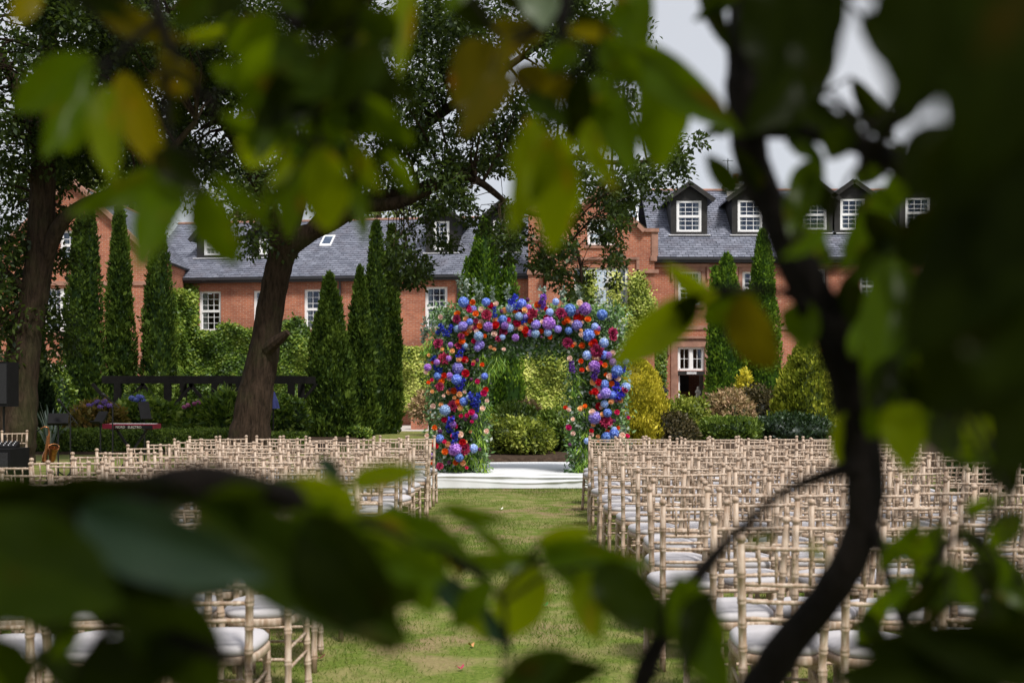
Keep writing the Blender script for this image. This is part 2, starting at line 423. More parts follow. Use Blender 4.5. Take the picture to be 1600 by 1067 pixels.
# ------------------------------------------------------------------ ground
g = MB()
gx = [-400, -60, -30, -15, -8, 0, 8, 15, 30, 60, 400]; gy = [-60, -10, 0, 10, 20, 30, 43, 60, 100, 200, 900]
for i in range(10):
    for j in range(10):
        g.quad((gx[i], gy[j], 0), (gx[i + 1], gy[j], 0), (gx[i + 1], gy[j + 1], 0), (gx[i], gy[j + 1], 0))
tag(g.build('lawn', M['lawn']), kind='structure')
p = MB(); p.box(-30, 30, 43.2, 52, -0.06, 0.006); tag(p.build('path', M['paving']), kind='structure')
def bed(pts, h, name='planting_bed'):
    """raised soil: outline plus a lower rim"""
    n = len(pts); c = Vector((sum(p[0] for p in pts) / n, sum(p[1] for p in pts) / n, h + 0.05))
    b = MB(); vs = [(x, y, -0.02) for x, y in pts] + [(c.x + (x - c.x) * 0.96, c.y + (y - c.y) * 0.96, h) for x, y in pts] + [tuple(c)]
    fs = [(i, (i + 1) % n, n + (i + 1) % n, n + i) for i in range(n)] + [(n + i, n + (i + 1) % n, 2 * n) for i in range(n)]
    b.add(vs, fs); return tag(b.build(name, M['soil']), kind='structure')
bed([(-2.4, 20.5), (13, 20.7), (15, 24), (15, 33), (3, 34), (-1.0, 30), (-2.2, 25)], 0.27)
bed([(-16, 27.2), (-6.0, 26.6), (-4.6, 27), (-4.6, 41.5), (-26, 41.5), (-22, 30)], 0.06)

# ------------------------------------------------------------------ the brick mansion
house = tag(empty('mansion', (-4, 50, 0)), 'long red brick country house with slate roofs, dormers and a stepped stone gable', 'house')

class Fr:
    """a facade line: u along it, v into the building, z up"""
    def __init__(s, A, B):
        s.o = Vector((A[0], A[1], 0)); d = Vector((B[0] - A[0], B[1] - A[1], 0)); s.L = d.length
        s.d = d.normalized(); s.n = Vector((-s.d.y, s.d.x, 0))
    def p(s, u, v, z): q = s.o + s.d * u + s.n * v; return (q.x, q.y, z)
    def hit(s, px, py, v=0.0):
        k = (px - HX) / FPX; o = s.o + s.n * v
        u = (k * o.y - o.x) / (s.d.x - k * s.d.y); Y = o.y + s.d.y * u
        return u, PZ(py, Y)
    def box(s, mb, u0, u1, v0, v1, z0, z1, a=0.5):
        mb.hexa([s.p(u0, v0, z0), s.p(u1, v0, z0), s.p(u1, v1, z0), s.p(u0, v1, z0),
                 s.p(u0, v0, z1), s.p(u1, v0, z1), s.p(u1, v1, z1), s.p(u0, v1, z1)], a)

def wall(fr, lo, hi, zs, openings, depth=0.16, v=0.0, name='wall', mat=None, parent=None):
    """lo(z), hi(z): the wall's ends at height z; openings (u0,u1,z0,z1) get real reveals"""
    mb = MB(); brk = set(zs)
    for o in openings: brk |= {o[2], o[3]}
    brk = sorted(b for b in brk if min(zs) - 1e-6 <= b <= max(zs) + 1e-6)
    for z0, z1 in zip(brk[:-1], brk[1:]):
        if z1 - z0 < 1e-4: continue
        zm = (z0 + z1) / 2; cut = sorted(o[:2] for o in openings if o[2] < zm < o[3])
        e = 1e-5
        segs = []; a0, a1 = lo(z0 + e), lo(z1 - e)
        for c in cut: segs.append((a0, a1, c[0], c[0])); a0 = a1 = c[1]
        segs.append((a0, a1, hi(z0 + e), hi(z1 - e)))
        for a, b, c, d in segs: mb.quad(fr.p(a, v, z0), fr.p(c, v, z0), fr.p(d, v, z1), fr.p(b, v, z1))
    for u0, u1, z0, z1 in openings:
        mb.quad(fr.p(u0, v, z0), fr.p(u0, v, z1), fr.p(u0, v + depth, z1), fr.p(u0, v + depth, z0))
        mb.quad(fr.p(u1, v, z1), fr.p(u1, v, z0), fr.p(u1, v + depth, z0), fr.p(u1, v + depth, z1))
        mb.quad(fr.p(u0, v, z1), fr.p(u1, v, z1), fr.p(u1, v + depth, z1), fr.p(u0, v + depth, z1))
        mb.quad(fr.p(u1, v, z0), fr.p(u0, v, z0), fr.p(u0, v + depth, z0), fr.p(u1, v + depth, z0))
    return mb.build(name, mat or M['brick'], parent or house, world=True)

def window(fr, o, v=0.10, cols=3, rows=3, sashes=2, sill=True, parent=None, curtains=True, lights=1, mull=0.14, frame=0.095, sillmat='stone'):
    """white sash window standing in its opening"""
    u0, u1, z0, z1 = o; mb = MB(); gl = MB(); parent = parent or house
    fw = frame; bar = 0.022
    fr.box(mb, u0, u0 + fw, v, v + 0.1, z0, z1); fr.box(mb, u1 - fw, u1, v, v + 0.1, z0, z1)
    fr.box(mb, u0 + fw, u1 - fw, v, v + 0.1, z1 - fw, z1); fr.box(mb, u0 + fw, u1 - fw, v - 0.03, v + 0.1, z0, z0 + fw)
    iu0, iu1, iz0, iz1 = u0 + fw, u1 - fw, z0 + fw, z1 - fw
    lw = (iu1 - iu0 - mull * (lights - 1)) / lights
    for k in range(lights):
        a = iu0 + k * (lw + mull); b = a + lw
        if k: fr.box(mb, a - mull, a, v - 0.012, v + 0.09, iz0, iz1)
        h = (iz1 - iz0) / sashes
        for s_ in range(sashes):
            c, d = iz0 + s_ * h, iz0 + (s_ + 1) * h; vo = v + 0.02 + (0.03 if s_ == 0 else 0.0)
            if s_: fr.box(mb, a, b, v + 0.008, v + 0.085, c - 0.055, c + 0.055)
            st = 0.035
            fr.box(mb, a, a + st, vo, vo + 0.04, c, d); fr.box(mb, b - st, b, vo, vo + 0.04, c, d)
            for i in range(1, cols):
                x = a + (b - a) * i / cols; fr.box(mb, x - bar / 2, x + bar / 2, vo + 0.002, vo + 0.036, c, d)
            for j in range(1, rows):
                z = c + (d - c) * j / rows; fr.box(mb, a + st, b - st, vo + 0.004, vo + 0.034, z - bar / 2, z + bar / 2)
            fr_g = vo + 0.02
            gl.quad(fr.p(a, fr_g, c), fr.p(b, fr_g, c), fr.p(b, fr_g, d), fr.p(a, fr_g, d))
    w = mb.build('window', M['white'], parent, world=True)
    w2 = gl.build('pane', M['glass'], w, world=True)
    if curtains:
        cm = MB(); cw = (u1 - u0) * 0.20
        for a, s_ in ((u0 + 0.03, 1), (u1 - 0.03, -1)):
            n = 7
            for i in range(n):
                x0, x1 = a + s_ * cw * i / n, a + s_ * cw * (i + 1) / n
                v0, v1 = v + 0.2 + 0.03 * (i % 2), v + 0.2 + 0.03 * ((i + 1) % 2)
                cm.quad(fr.p(x0, v0, z0), fr.p(x1, v1, z0), fr.p(x1, v1, z1), fr.p(x0, v0, z1))
        cm.build('curtain', M['curtain'], w, world=True)
    if sill:
        sm = MB(); fr.box(sm, u0 - 0.12, u1 + 0.12, -0.07, v - 0.035, z0 - 0.13, z0 - 0.004)
        sm.build('sill', M[sillmat], w, world=True)
    return w

slate_mesh = None
def roof(fr, u0, u1, ze, zr, depth, over=0.3, limit=None, singles=0, uext=0.0):
    """two slopes of lapped slates on a deck, with a ridge; returns its object and its slope function"""
    slope = Vector((0, depth + over, zr - ze)); Ls = slope.length; cs, sn = slope.y / Ls, slope.z / Ls
    deck = MB()
    def P(u, t, h=0.0):     # t metres up the slope, h metres out of it
        return fr.p(u, -over + cs * t - sn * h, ze + sn * t + cs * h)
    for a in (0.0,):
        deck.hexa([P(u0, 0, -.02), P(u1, 0, -.02), P(u1, Ls, -.02), P(u0, Ls, -.02), P(u0, 0, -.1), P(u1, 0, -.1), P(u1, Ls, -.1), P(u0, Ls, -.1)])
    b0 = fr.p(u0, depth, zr - .02); b1 = fr.p(u1, depth, zr - .02); c0 = fr.p(u0, 2 * depth + over, ze); c1 = fr.p(u1, 2 * depth + over, ze)
    deck.quad(b0, b1, c1, c0)
    ob = deck.build('roof', M['roofdeck'], house, world=True)
    W, E, T = 0.27, 0.178, 0.026
    rows = int(Ls / E); cells = []
    for r in range(rows + 1):
        n = int((u1 - u0) / W) + 1
        for k in range(-1, n + 1):
            a = u0 + (k + 0.5 * (r % 2)) * W + random.uniform(-.006, .006); b = a + W - 0.016
            a, b = max(a, u0), min(b, u1)
            if b - a < 0.04: continue
            t0 = r * E + random.uniform(-.008, .006); t1 = min(t0 + E + 0.02, Ls)
            if t1 - t0 < 0.03: continue
            if limit and not limit((a + b) / 2, ze + sn * t0): continue
            cells.append((r, a, b, t0, t1))
    one = set()
    if singles:
        idx = [i for i, c in enumerate(cells) if c[0] < 4]
        one = set(idx[:singles])
    mb = MB()
    for i, (r, a, b, t0, t1) in enumerate(cells):
        h = T + random.uniform(0, 0.012); v = min(1, max(0, random.gauss(.42, .26)))
        pts = [P(a, t0, h), P(b, t0, h), P(b, t1, 0.004), P(a, t1, 0.004), P(a, t0, -.01), P(b, t0, -.01)]
        fs = [(0, 1, 2, 3), (4, 5, 1, 0), (3, 4, 0), (1, 5, 2)]
        if i in one:
            q = MB(); q.add(pts, fs); q.build('slate', M['slate_one'], ob, world=True)
        else: mb.add(pts, fs, v)
    tag(mb.build('slates', M['slate'], ob, world=True), kind='stuff')
    rd = MB(); rd.tube([fr.p(u0, depth, zr), fr.p(u1, depth, zr)], 0.085, 8); rd.build('ridge', M['stone'], ob, world=True)
    return ob, (lambda v: ze + (v + over) * sn / cs), P
def gutter(fr, u0, u1, z, over=0.3):
    mb = MB(); fr.box(mb, u0, u1, -over - 0.10, -over + 0.02, z - 0.10, z + 0.0); fr.box(mb, u0, u1, -over + .03, -0.004, z - .2, z - .1)
    return mb.build('gutter', M['gutter'], house, world=True)
def slope_hit(fr, px, py, zf):
    """v where the sight line through (px,py) meets the slope"""
    lo, hi = -0.3, 6.0
    for _ in range(40):
        m = (lo + hi) / 2
        if fr.hit(px, py, m)[1] > zf(m): lo = m
        else: hi = m
    return lo

def dormer(fr, zf, pc, pw, py_base, py_wtop, py_apex, win_w, win_px=None, roofw=1.32):
    """gabled dormer standing on the slope; sub-parts: front, cheeks, roof, window"""
    vf = slope_hit(fr, pc, py_base, zf); uc, zb = fr.hit(pc, py_base, vf); zt = fr.hit(pc, py_wtop, vf)[1]; za = fr.hit(pc, py_apex, vf)[1]
    hw = pw / 2 / FPX * (fr.o.y + vf); ww = win_w / 2 / FPX * (fr.o.y + vf)
    sl = (zf(1) - zf(0)); ve = zt + 0.12
    front = MB(); o = (uc - ww, uc + ww, zb + 0.13, zt)
    # dark boarded front round the window
    fr.box(front, uc - hw, o[0], vf - .03, vf + .1, zb - .1, ve); fr.box(front, o[1], uc + hw, vf - .03, vf + .1, zb - .1, ve)
    fr.box(front, o[0], o[1], vf - .03, vf + .1, zt, ve); fr.box(front, o[0], o[1], vf - .03, vf + .1, zb - .1, o[2])
    front.add([fr.p(uc - hw, vf - .03, ve), fr.p(uc + hw, vf - .03, ve), fr.p(uc, vf - .03, za - .14)], [(0, 1, 2)])
    vb = (ve - zb) / sl + vf
    for s_ in (-1, 1):      # cheeks run back to the slope
        front.hexa([fr.p(uc + s_ * hw, vf + .1, zb - .1), fr.p(uc + s_ * (hw - .08), vf + .1, zb - .1), fr.p(uc + s_ * (hw - .08), vb, ve - .05), fr.p(uc + s_ * hw, vb, ve - .05),
                    fr.p(uc + s_ * hw, vf + .1, ve), fr.p(uc + s_ * (hw - .08), vf + .1, ve), fr.p(uc + s_ * (hw - .08), vb, ve), fr.p(uc + s_ * hw, vb, ve)])
    ob = front.build('dormer', M['darkwood'], house, world=True)
    rw = hw * roofw; zd = ve - (rw - hw) * (za - ve) / rw; fv = vf - .28
    rf = MB(); va = (za - zb) / sl + vf; vd = (zd - zb) / sl + vf
    for s_ in (-1, 1):
        A, B, C, D = fr.p(uc, fv, za), fr.p(uc + s_ * rw, fv, zd), fr.p(uc + s_ * rw, vd + .1, zd), fr.p(uc, va, za)
        up = (0, 0, 0.07); add = lambda q: (q[0], q[1], q[2] + .07)
        n_ = 9                                          # courses of slate on the little roof
        for k in range(n_):
            f0, f1 = k / n_, (k + 1) / n_ + .02
            L_ = lambda P_, Q_, f: Vector(P_).lerp(Vector(Q_), f)
            p0, p1, p2, p3 = L_(B, A, f0), L_(C, D, f0), L_(C, D, min(f1, 1)), L_(B, A, min(f1, 1))
            z_ = Vector((0, 0, .07 + .012)); z2 = Vector((0, 0, .07)); zl = Vector((0, 0, 0.0))
            rf.hexa([p0 + zl, p1 + zl, p2 + zl, p3 + zl, p0 + z_, p1 + z_, p2 + z2, p3 + z2], random.random() * .6)
    rf.build('dormer_roof', M['slate'], ob, world=True)
    bg = MB()
    for s_ in (-1, 1):
        bg.bar(fr.p(uc, fv - .02, za + .0), fr.p(uc + s_ * (rw + .02), fv - .02, zd), 0.05, 0.2)
    bg.build('bargeboard', M['darkwood'], ob, world=True)
    ld = MB(); fr.box(ld, uc - hw - .12, uc + hw + .12, vf - .2, vf - .035, zb - .06, zb - .015)
    ld.build('lead_flashing', M['lead'], ob, world=True)
    window(fr, o, v=vf - .01, sill=False, parent=ob, frame=.09)
    return ob

def rect_px(fr, x0, x1, y0, y1, v=0.0):
    u0, z1 = fr.hit(x0, y0, v); u1, z0 = fr.hit(x1, y1, v); return (u0, u1, z0, z1)

# ---- long left range
FL = Fr((PX(222, 52.3), 52.3), (PX(852, 49.9), 49.9))
zeL, zrL = 6.66, 9.79
opL = [rect_px(FL, *q) for q in ((311, 345, 455, 517), (396, 430, 454, 516), (475, 510, 452, 514), (587, 622, 450, 514), (664, 699, 448, 513))]
opLg = [rect_px(FL, *q) for q in ((312, 347, 588, 632), (470, 505, 588, 640), (654, 689, 588, 645))]
wall(FL, lambda z: 0.0, lambda z: FL.L, [-0.1, zeL - .1], opL + opLg)
for o in opL: window(FL, o)
for o in opLg: window(FL, o, rows=3)
mb = MB(); FL.box(mb, 0, FL.L, 7.8, 8.0, 0, zeL); mb.quad(FL.p(0, 0, 0), FL.p(0, 8, 0), FL.p(0, 8, zeL), FL.p(0, 0, zeL)); mb.build('rear_wall', M['brick'], house, world=True)
roofL, zfL, PL = roof(FL, 0, FL.L - .3, zeL, zrL, 4.0)
gutter(FL, 0, FL.L - .3, zeL - .02)
dormer(FL, zfL, 332, 50, 403, 374, 340, 26); dormer(FL, zfL, 418, 50, 402, 372, 338, 26); dormer(FL, zfL, 690, 48, 395, 346, 322, 24)
dormer(FL, zfL, 783, 48, 394, 344, 318, 24)
def skylight(fr, zf, x0, x1, y0, y1):
    v0 = slope_hit(fr, (x0 + x1) / 2, y1, zf); v1 = slope_hit(fr, (x0 + x1) / 2, y0, zf); u0 = fr.hit(x0, y1, v0)[0]; u1 = fr.hit(x1, y1, v0)[0]
    mb = MB(); t = .07
    def q(a, b, c, d):
        mb.hexa([fr.p(a, c, zf(c) - .02), fr.p(b, c, zf(c) - .02), fr.p(b, d, zf(d) - .02), fr.p(a, d, zf(d) - .02), fr.p(a, c, zf(c) + .08), fr.p(b, c, zf(c) + .08), fr.p(b, d, zf(d) + .08), fr.p(a, d, zf(d) + .08)])
    q(u0, u0 + t, v0, v1); q(u1 - t, u1, v0, v1); q(u0 + t, u1 - t, v0, v0 + t); q(u0 + t, u1 - t, v1 - t, v1)
    o = mb.build('skylight', M['white'], house, world=True); g_ = MB()
    g_.quad(fr.p(u0, v0, zf(v0) + .06), fr.p(u1, v0, zf(v0) + .06), fr.p(u1, v1, zf(v1) + .06), fr.p(u0, v1, zf(v1) + .06)); g_.build('pane', M['glass'], o, world=True)
skylight(FL, zfL, 499, 517, 370, 385)
# downpipes
for px_ in (532, 716):
    u, _ = FL.hit(px_, 440); mb = MB(); mb.tube([FL.p(u, -.1, 0), FL.p(u, -.1, zeL - .3), FL.p(u, -.3, zeL - .1)], .05, 8); mb.build('downpipe', M['gutter'], house, world=True)

# ---- gabled wing at the left
FG = Fr((PX(-6, 47.0), 47.0), (PX(234, 47.0), 47.0))
zg = PZ(400, 47); ua, za = FG.hit(114, 286)
gl_, gr_ = (lambda z: 0.0 if z <= zg else ua * (z - zg) / (za - zg)), (lambda z: FG.L if z <= zg else FG.L + (ua - FG.L) * (z - zg) / (za - zg))
opG = [rect_px(FG, 93, 133, 360, 406), rect_px(FG, 68, 152, 450, 518), rect_px(FG, 66, 150, 569, 640)]
wall(FG, gl_, gr_, [-0.1, zg, za], opG)
window(FG, opG[0], cols=3, rows=2); window(FG, opG[1], lights=3, cols=3, rows=3); window(FG, opG[2], lights=3, cols=3, rows=3)
mb = MB(); FG.box(mb, -.02, FG.L + .02, -.06, 0.0 - .002, PZ(446, 47), PZ(440, 47)); FG.box(mb, 0, FG.L, -.05, -.002, PZ(556, 47), PZ(550, 47)); mb.build('string_course', M['stone'], house, world=True)
mb = MB()
for s_, ue in ((-1, -.25), (1, FG.L + .25)):
    mb.bar(FG.p(ua, -.06, za + .12), FG.p(ue, -.06, zg - .13), .34, .16, (0, 0, 1))
mb.build('verge_coping', M['stone'], house, world=True)
for a_ in (FG.L, 0.0):
    mb = MB(); mb.quad(FG.p(a_, 0, 0), FG.p(a_, 8, 0), FG.p(a_, 8, zg), FG.p(a_, 0, zg)); mb.build('side_wall', M['brick'], house, world=True)
# its roof slopes fall to left and right: use frames turned by 90 degrees
FS = Fr(FG.p(FG.L, 0.1, 0)[:2], FG.p(FG.L, 9.5, 0)[:2])
roof(FS, 0.05, 9.3, zg, za, FG.L - ua, over=.15)

# ---- right range
FRt = Fr((PX(1005, 50.0), 50.0), (26.5, 50.0))
zeR, zrR = 7.37, 11.04
opR = [rect_px(FRt, *q) for q in ((1060, 1096, 424, 476), (1160, 1196, 424, 476), (1253, 1290, 420, 474), (1343, 1379, 420, 474), (1440, 1476, 420, 474), (1540, 1576, 420, 474))]
fan = rect_px(FRt, 1059, 1101, 542, 579); door = rect_px(FRt, 1060, 1100, 586, 645)
opRg = [rect_px(FRt, *q) for q in ((1160, 1198, 560, 625), (1340, 1378, 545, 620), (1440, 1478, 535, 600), (1540, 1578, 535, 600))]
wall(FRt, lambda z: 0.0, lambda z: FRt.L, [-0.1, zeR - .1], opR + opRg + [fan, door])
for o in opR: window(FRt, o, rows=3)
for o in opRg: window(FRt, o, rows=3)
window(FRt, fan, sashes=1, lights=2, cols=2, rows=2, sill=False, curtains=False)
mb = MB(); FRt.box(mb, 0, FRt.L, 7.9, 8.1, 0, zeR); mb.quad(FRt.p(FRt.L, 0, 0), FRt.p(FRt.L, 8, 0), FRt.p(FRt.L, 8, zeR), FRt.p(FRt.L, 0, zeR)); mb.build('rear_wall', M['brick'], house, world=True)
mb = MB(); FRt.box(mb, 3, 9, 3.2, 3.3, 0.5, 4.5); mb.build('inside_wall', M['plaster'], house, world=True)
mb = MB(); FRt.box(mb, 3, 9, 0.2, 3.2, 0.45, 0.6); mb.build('inside_floor', M['darkwood'], house, world=True)
pc_ = MB(); FRt.box(pc_, door[0] + .35, door[0] + .95, 3.15, 3.195, 1.5, 2.6); pc_.build('dark_picture', M['darkwood'], house, world=True)
roofR, zfR, PR = roof(FRt, 0.35, FRt.L, zeR, zrR, 4.0, singles=300)
gutter(FRt, 0.3, FRt.L, zeR - .02)
for pc, b, wt, ap in ((1076.5, 367, 314, 288), (1172, 367, 313, 286), (1272, 364, 312, 284), (1332, 364, 311, 284), (1434, 362, 309, 280), (1535, 360, 307, 278)):
    dormer(FRt, zfR, pc, 57, b, wt, ap, 39)
skylight(FRt, zfR, 984, 998, 328, 348)
# open door leaf, lintel board and stone surrounds
mb = MB(); FRt.box(mb, door[0] + .02, door[0] + .08, .16, .95, door[2], door[3] - .03); dl = mb.build('door', M['white'], house, world=True)
mb = MB(); FRt.box(mb, door[0] + .08, door[0] + .11, .84, .90, door[2] + .9, door[2] + 1.05); mb.build('handle', M['blackmetal'], dl, world=True)
mb = MB(); FRt.box(mb, fan[0] - .02, fan[1] + .02, -.03, .1, door[3] + .005, fan[2] - .02); mb.build('lintel', M['darkwood'], house, world=True)
uc = (door[0] + door[1]) / 2; mb = MB(); FRt.box(mb, uc - .2, uc + .22, -.05, -.032, door[3] + .04, door[3] + .14); mb.build('name_plate', M['lead'], house, world=True)
def surround(fr, o, w=.16, v=-.03, hood=True):
    mb = MB(); u0, u1, z0, z1 = o
    fr.box(mb, u0 - w, u0 - .003, v, .10, z0, z1); fr.box(mb, u1 + .003, u1 + w, v, .10, z0, z1); fr.box(mb, u0 - w, u1 + w, v - .003, .10, z1 + .003, z1 + w)
    if hood: fr.box(mb, u0 - w - .16, u1 + w + .16, v - .08, .09, z1 + w + .06, z1 + w + .15); fr.box(mb, u0 - w - .16, u0 - w - .07, v - .07, .08, z1 - .35, z1 + w + .06); fr.box(mb, u1 + w + .07, u1 + w + .16, v - .07, .08, z1 - .35, z1 + w + .06)
    mb.build('stone_surround', M['stone'], house, world=True)
for o in opR[:2]: surround(FRt, o)
for o in opR[2:]: surround(FRt, o, w=.1, hood=False)
surround(FRt, (fan[0], fan[1], door[2], fan[3]), w=.3, v=-.05)
mb = MB(); FRt.box(mb, 0, FRt.L, -.07, -.002, zeR - .42, zeR - .30)
FRt.box(mb, 0, FRt.L, -.05, -.002, PZ(515, 50), PZ(509, 50)); mb.build('string_course', M['stone'], house, world=True)

# ---- central bay with shouldered stone-coped gable
FC = Fr((PX(849, 48.4), 48.4), (PX(1027, 48.4), 48.4))
zk, zsh = PZ(400, 48.4), PZ(363, 48.4); apx = FC.hit(938, 297); ush = 0.62
def c_lo(z):
    if z <= zk: return 0.12
    if z <= zsh: return 0.0
    return ush + (apx[0] - ush) * (z - zsh) / (apx[1] - zsh)
def c_hi(z):
    if z <= zk: return FC.L - .12
    if z <= zsh: return FC.L
    return FC.L - ush + (apx[0] - FC.L + ush) * (z - zsh) / (apx[1] - zsh)
opC = [rect_px(FC, 918, 961, 342, 383), rect_px(FC, 897, 982, 418, 484), rect_px(FC, 897, 982, 545, 625)]
wall(FC, c_lo, c_hi, [-0.1, zk, zsh, apx[1]], opC)
window(FC, opC[0], lights=2, cols=2, rows=2); window(FC, opC[1], lights=3, cols=3, rows=3, mull=.28); window(FC, opC[2], lights=3, cols=3, rows=3, mull=.28)
mb = MB()
for s_ in (0, 1):
    m_ = (lambda u: FC.L - u) if s_ else (lambda u: u)
    mb.bar(FC.p(apx[0], -.02, apx[1] + .1), FC.p(m_(ush - .05), -.02, zsh + .02), .4, .17)
    a, b = sorted((m_(-.06), m_(ush + .05))); FC.box(mb, a, b, -.12, .45, zsh, zsh + .15)
    a, b = sorted((m_(-.03), m_(.25))); FC.box(mb, a, b, -.06, .3, zk, zsh - .003)
    a, b = sorted((m_(.02), m_(.30))); FC.box(mb, a, b, -.09, .3, zk - .22, zk - .003)
    a, b = sorted((m_(-.05), m_(1.0))); FC.box(mb, a, b, -.1, .1, PZ(427, 48.4), PZ(421.5, 48.4))
mb.build('gable_coping', M['stone'], house, world=True)
u0, u1, z0, z1 = opC[1]; mb = MB(); FC.box(mb, u0 - .45, u1 + .45, -.11, -.002, z1 + .32, z1 + .44); FC.box(mb, u0 - .45, u0 - .33, -.1, -.002, z1 - .55, z1 + .32); FC.box(mb, u1 + .33, u1 + .45, -.1, -.002, z1 - .55, z1 + .32)
mb.build('hood_mould', M['stone'], house, world=True)
for a_ in (.12, FC.L - .12):
    mb = MB(); mb.quad(FC.p(a_, 0, 0), FC.p(a_, 4, 0), FC.p(a_, 4, zsh), FC.p(a_, 0, zsh)); mb.build('side_wall', M['brick'], house, world=True)
mb = MB()
mb.quad(FC.p(apx[0], .05, apx[1]), FC.p(apx[0], 6, apx[1]), FC.p(.1, 6, zsh - .1), FC.p(.1, .05, zsh - .1)); mb.quad(FC.p(apx[0], 6, apx[1]), FC.p(apx[0], .05, apx[1]), FC.p(FC.L - .1, .05, zsh - .1), FC.p(FC.L - .1, 6, zsh - .1))
mb.build('bay_roof', M['slate'], house, world=True)

# ---- chimneys and aerial
def chimney(fr, u, v, w, d, z0, z1, pots=1, name='chimney', mat='brick'):
    mb = MB(); fr.box(mb, u - w / 2, u + w / 2, v, v + d, z0, z1)
    ob = mb.build(name, M[mat], house, world=True)
    cp = MB()
    fr.box(cp, u - w / 2 - .06, u + w / 2 + .06, v - .06, v + d + .06, z1, z1 + .16); fr.box(cp, u - w / 2 - .1, u + w / 2 + .1, v - .1, v + d + .1, z1 + .163, z1 + .26)
    fr.box(cp, u - w / 2 - .05, u + w / 2 + .05, v - .05, v + d + .05, z1 - .75, z1 - .6)
    cp.build('chimney_cap', M['stone' if mat == 'brick' else mat], ob, world=True)
    for k in range(pots):
        pt = MB(); c = fr.p(u + (k - (pots - 1) / 2) * .5, v + d / 2, z1 + .26); pt.lathe([(.15, 0), (.13, .35), (.17, .4), (.17, .5), (.1, .5)], 10, c); pt.build('chimney_pot', M['brick'], ob, world=True)
u, _ = FC.hit(837, 400, .3); chimney(FC, u, .3, .62, .7, -.1, PZ(300, 48.9))
for zz in (PZ(372, 48.7), PZ(425, 48.7), PZ(490, 48.7)):
    mb = MB(); FC.box(mb, u - .37, u + .37, .22, .29, zz - .12, zz + .1); mb.build('chimney_band', M['stone'], house, world=True)
u, _ = FRt.hit(1150, 300, 4.0); chimney(FRt, u, 3.6, 1.0, .8, zrR - .5, zrR + .0, mat='greystone')
mb = MB(); b = Vector(FRt.p(u - .35, 4.2, zrR + .3)); mb.tube([b, b + Vector((0, 0, 1.25))], .02, 6); mb.tube([b + Vector((-.25, 0, 1.15)), b + Vector((.25, 0, 1.15))], .012, 5)
for k in (-.2, 0, .2): mb.tube([b + Vector((k, -.15, 1.15)), b + Vector((k, .15, 1.15))], .008, 5)
mb.build('aerial', M['blackmetal'], house, world=True)

# ---- terrace, steps and pier at the open door
dx = PX(1080, 50)
t = MB(); t.box(dx - 3.2, dx + 3.0, 47.4, 50 - .004, 0, door[2] - .02); tag(t.build('terrace', M['greystone']), kind='structure')
st = tag(empty('stone_steps', (PX(1108, 46.6), 46.6, 0)), 'short flight of grey stone steps leading up between the shrubs to the open door', 'steps')
for k in range(4):
    s_ = MB(); z1 = (door[2] - .02) * (k + 1) / 4; s_.box(-.9, .9, .22 * k - .1, .78, z1 - .16, z1 - .012 * (k < 3)); s_.build('step', M['greystone'], st)
# ------------------------------------------------------------------ stage
SX0, SX1, SY0, SY1, SZ = -1.85, 2.45, 17.36, 20.35, 0.225
def drape(x):
    return 0.012 * math.sin(x * 3.1 + 1) + 0.008 * math.sin(x * 8.3) + 0.006 * math.sin(x * 17.0 + 2)
stage = tag(empty('stage', ((SX0 + SX1) / 2, (SY0 + SY1) / 2, 0)), 'low white cloth-covered stage under the flower arch', 'stage')
V = []; F = []; nx, nz = 150, 16
for i in range(nx + 1):
    x = SX0 + (SX1 - SX0) * i / nx
    for j in range(nz + 1):
        t_ = j / nz; z = 0.012 + (SZ - 0.012) * t_
        y = SY0 - 0.015 - drape(x) * (1 - t_) ** 0.7
        # swags in the skirt: shallow curved folds hanging from the hem line
        f = math.sin((x - SX0) * 2.05 + 0.5)
        y -= 0.025 * math.exp(-((t_ - 0.52 - 0.13 * f) / 0.055) ** 2) * (0.6 + 0.4 * math.sin(x * 1.3))
        y -= 0.020 * math.exp(-((t_ - 0.80 + 0.05 * math.sin(x * 1.7)) / 0.05) ** 2)
        V.append((x, y, z))
for i in range(nx):
    for j in range(nz):
        a = i * (nz + 1) + j; F.append((a, a + nz + 1, a + nz + 2, a + 1))
link('skirt', np_mesh('skirt', np.array(V), np.array(F), M['cloth'], smooth=True), stage, world=True)
V = []; F = []; ny = 40
for i in range(nx + 1):
    for j in range(ny + 1):
        x = SX0 + (SX1 - SX0) * i / nx; y = SY0 - .015 + (SY1 - SY0 + .015) * j / ny
        V.append((x, y, SZ + 0.004 * math.sin(x * 2.2 + y * 1.1) * math.sin(y * 2.7) if 0 < j else SZ))
for i in range(nx):
    for j in range(ny):
        a = i * (ny + 1) + j; F.append((a, a + ny + 1, a + ny + 2, a + 1))
link('deck_cloth', np_mesh('deck_cloth', np.array(V), np.array(F), M['cloth'], smooth=True), stage, world=True)
mb = MB(); mb.box(SX0 + .02, SX1 - .02, SY0 + .05, SY1 - .02, 0.005, SZ - .03); mb.build('platform', M['cloth'], stage, world=True)

# ------------------------------------------------------------------ flower arch
AY = 17.62; S_A = AY
arch = tag(empty('flower_arch', (0.25, AY + .4, SZ)), 'square arch covered in blue, burgundy and orange blooms standing on the white stage', 'flower arch')
def aX(px): return PX(px, AY)
def aZ(py): return PZ(py, AY)
LEG = [(aX(672), aX(758)), (aX(893), aX(978))]; TOPZ, INZ = aZ(478), aZ(552)
mb = MB()
for a, b in LEG: mb.box(a + .22, b - .22, AY + .25, AY + .75, SZ + .004, INZ + .2)
mb.box(LEG[0][0] + .2, LEG[1][1] - .2, AY + .251, AY + .749, INZ + .21, TOPZ - .15)
mb.build('frame', M['darkwood'], arch, world=True)
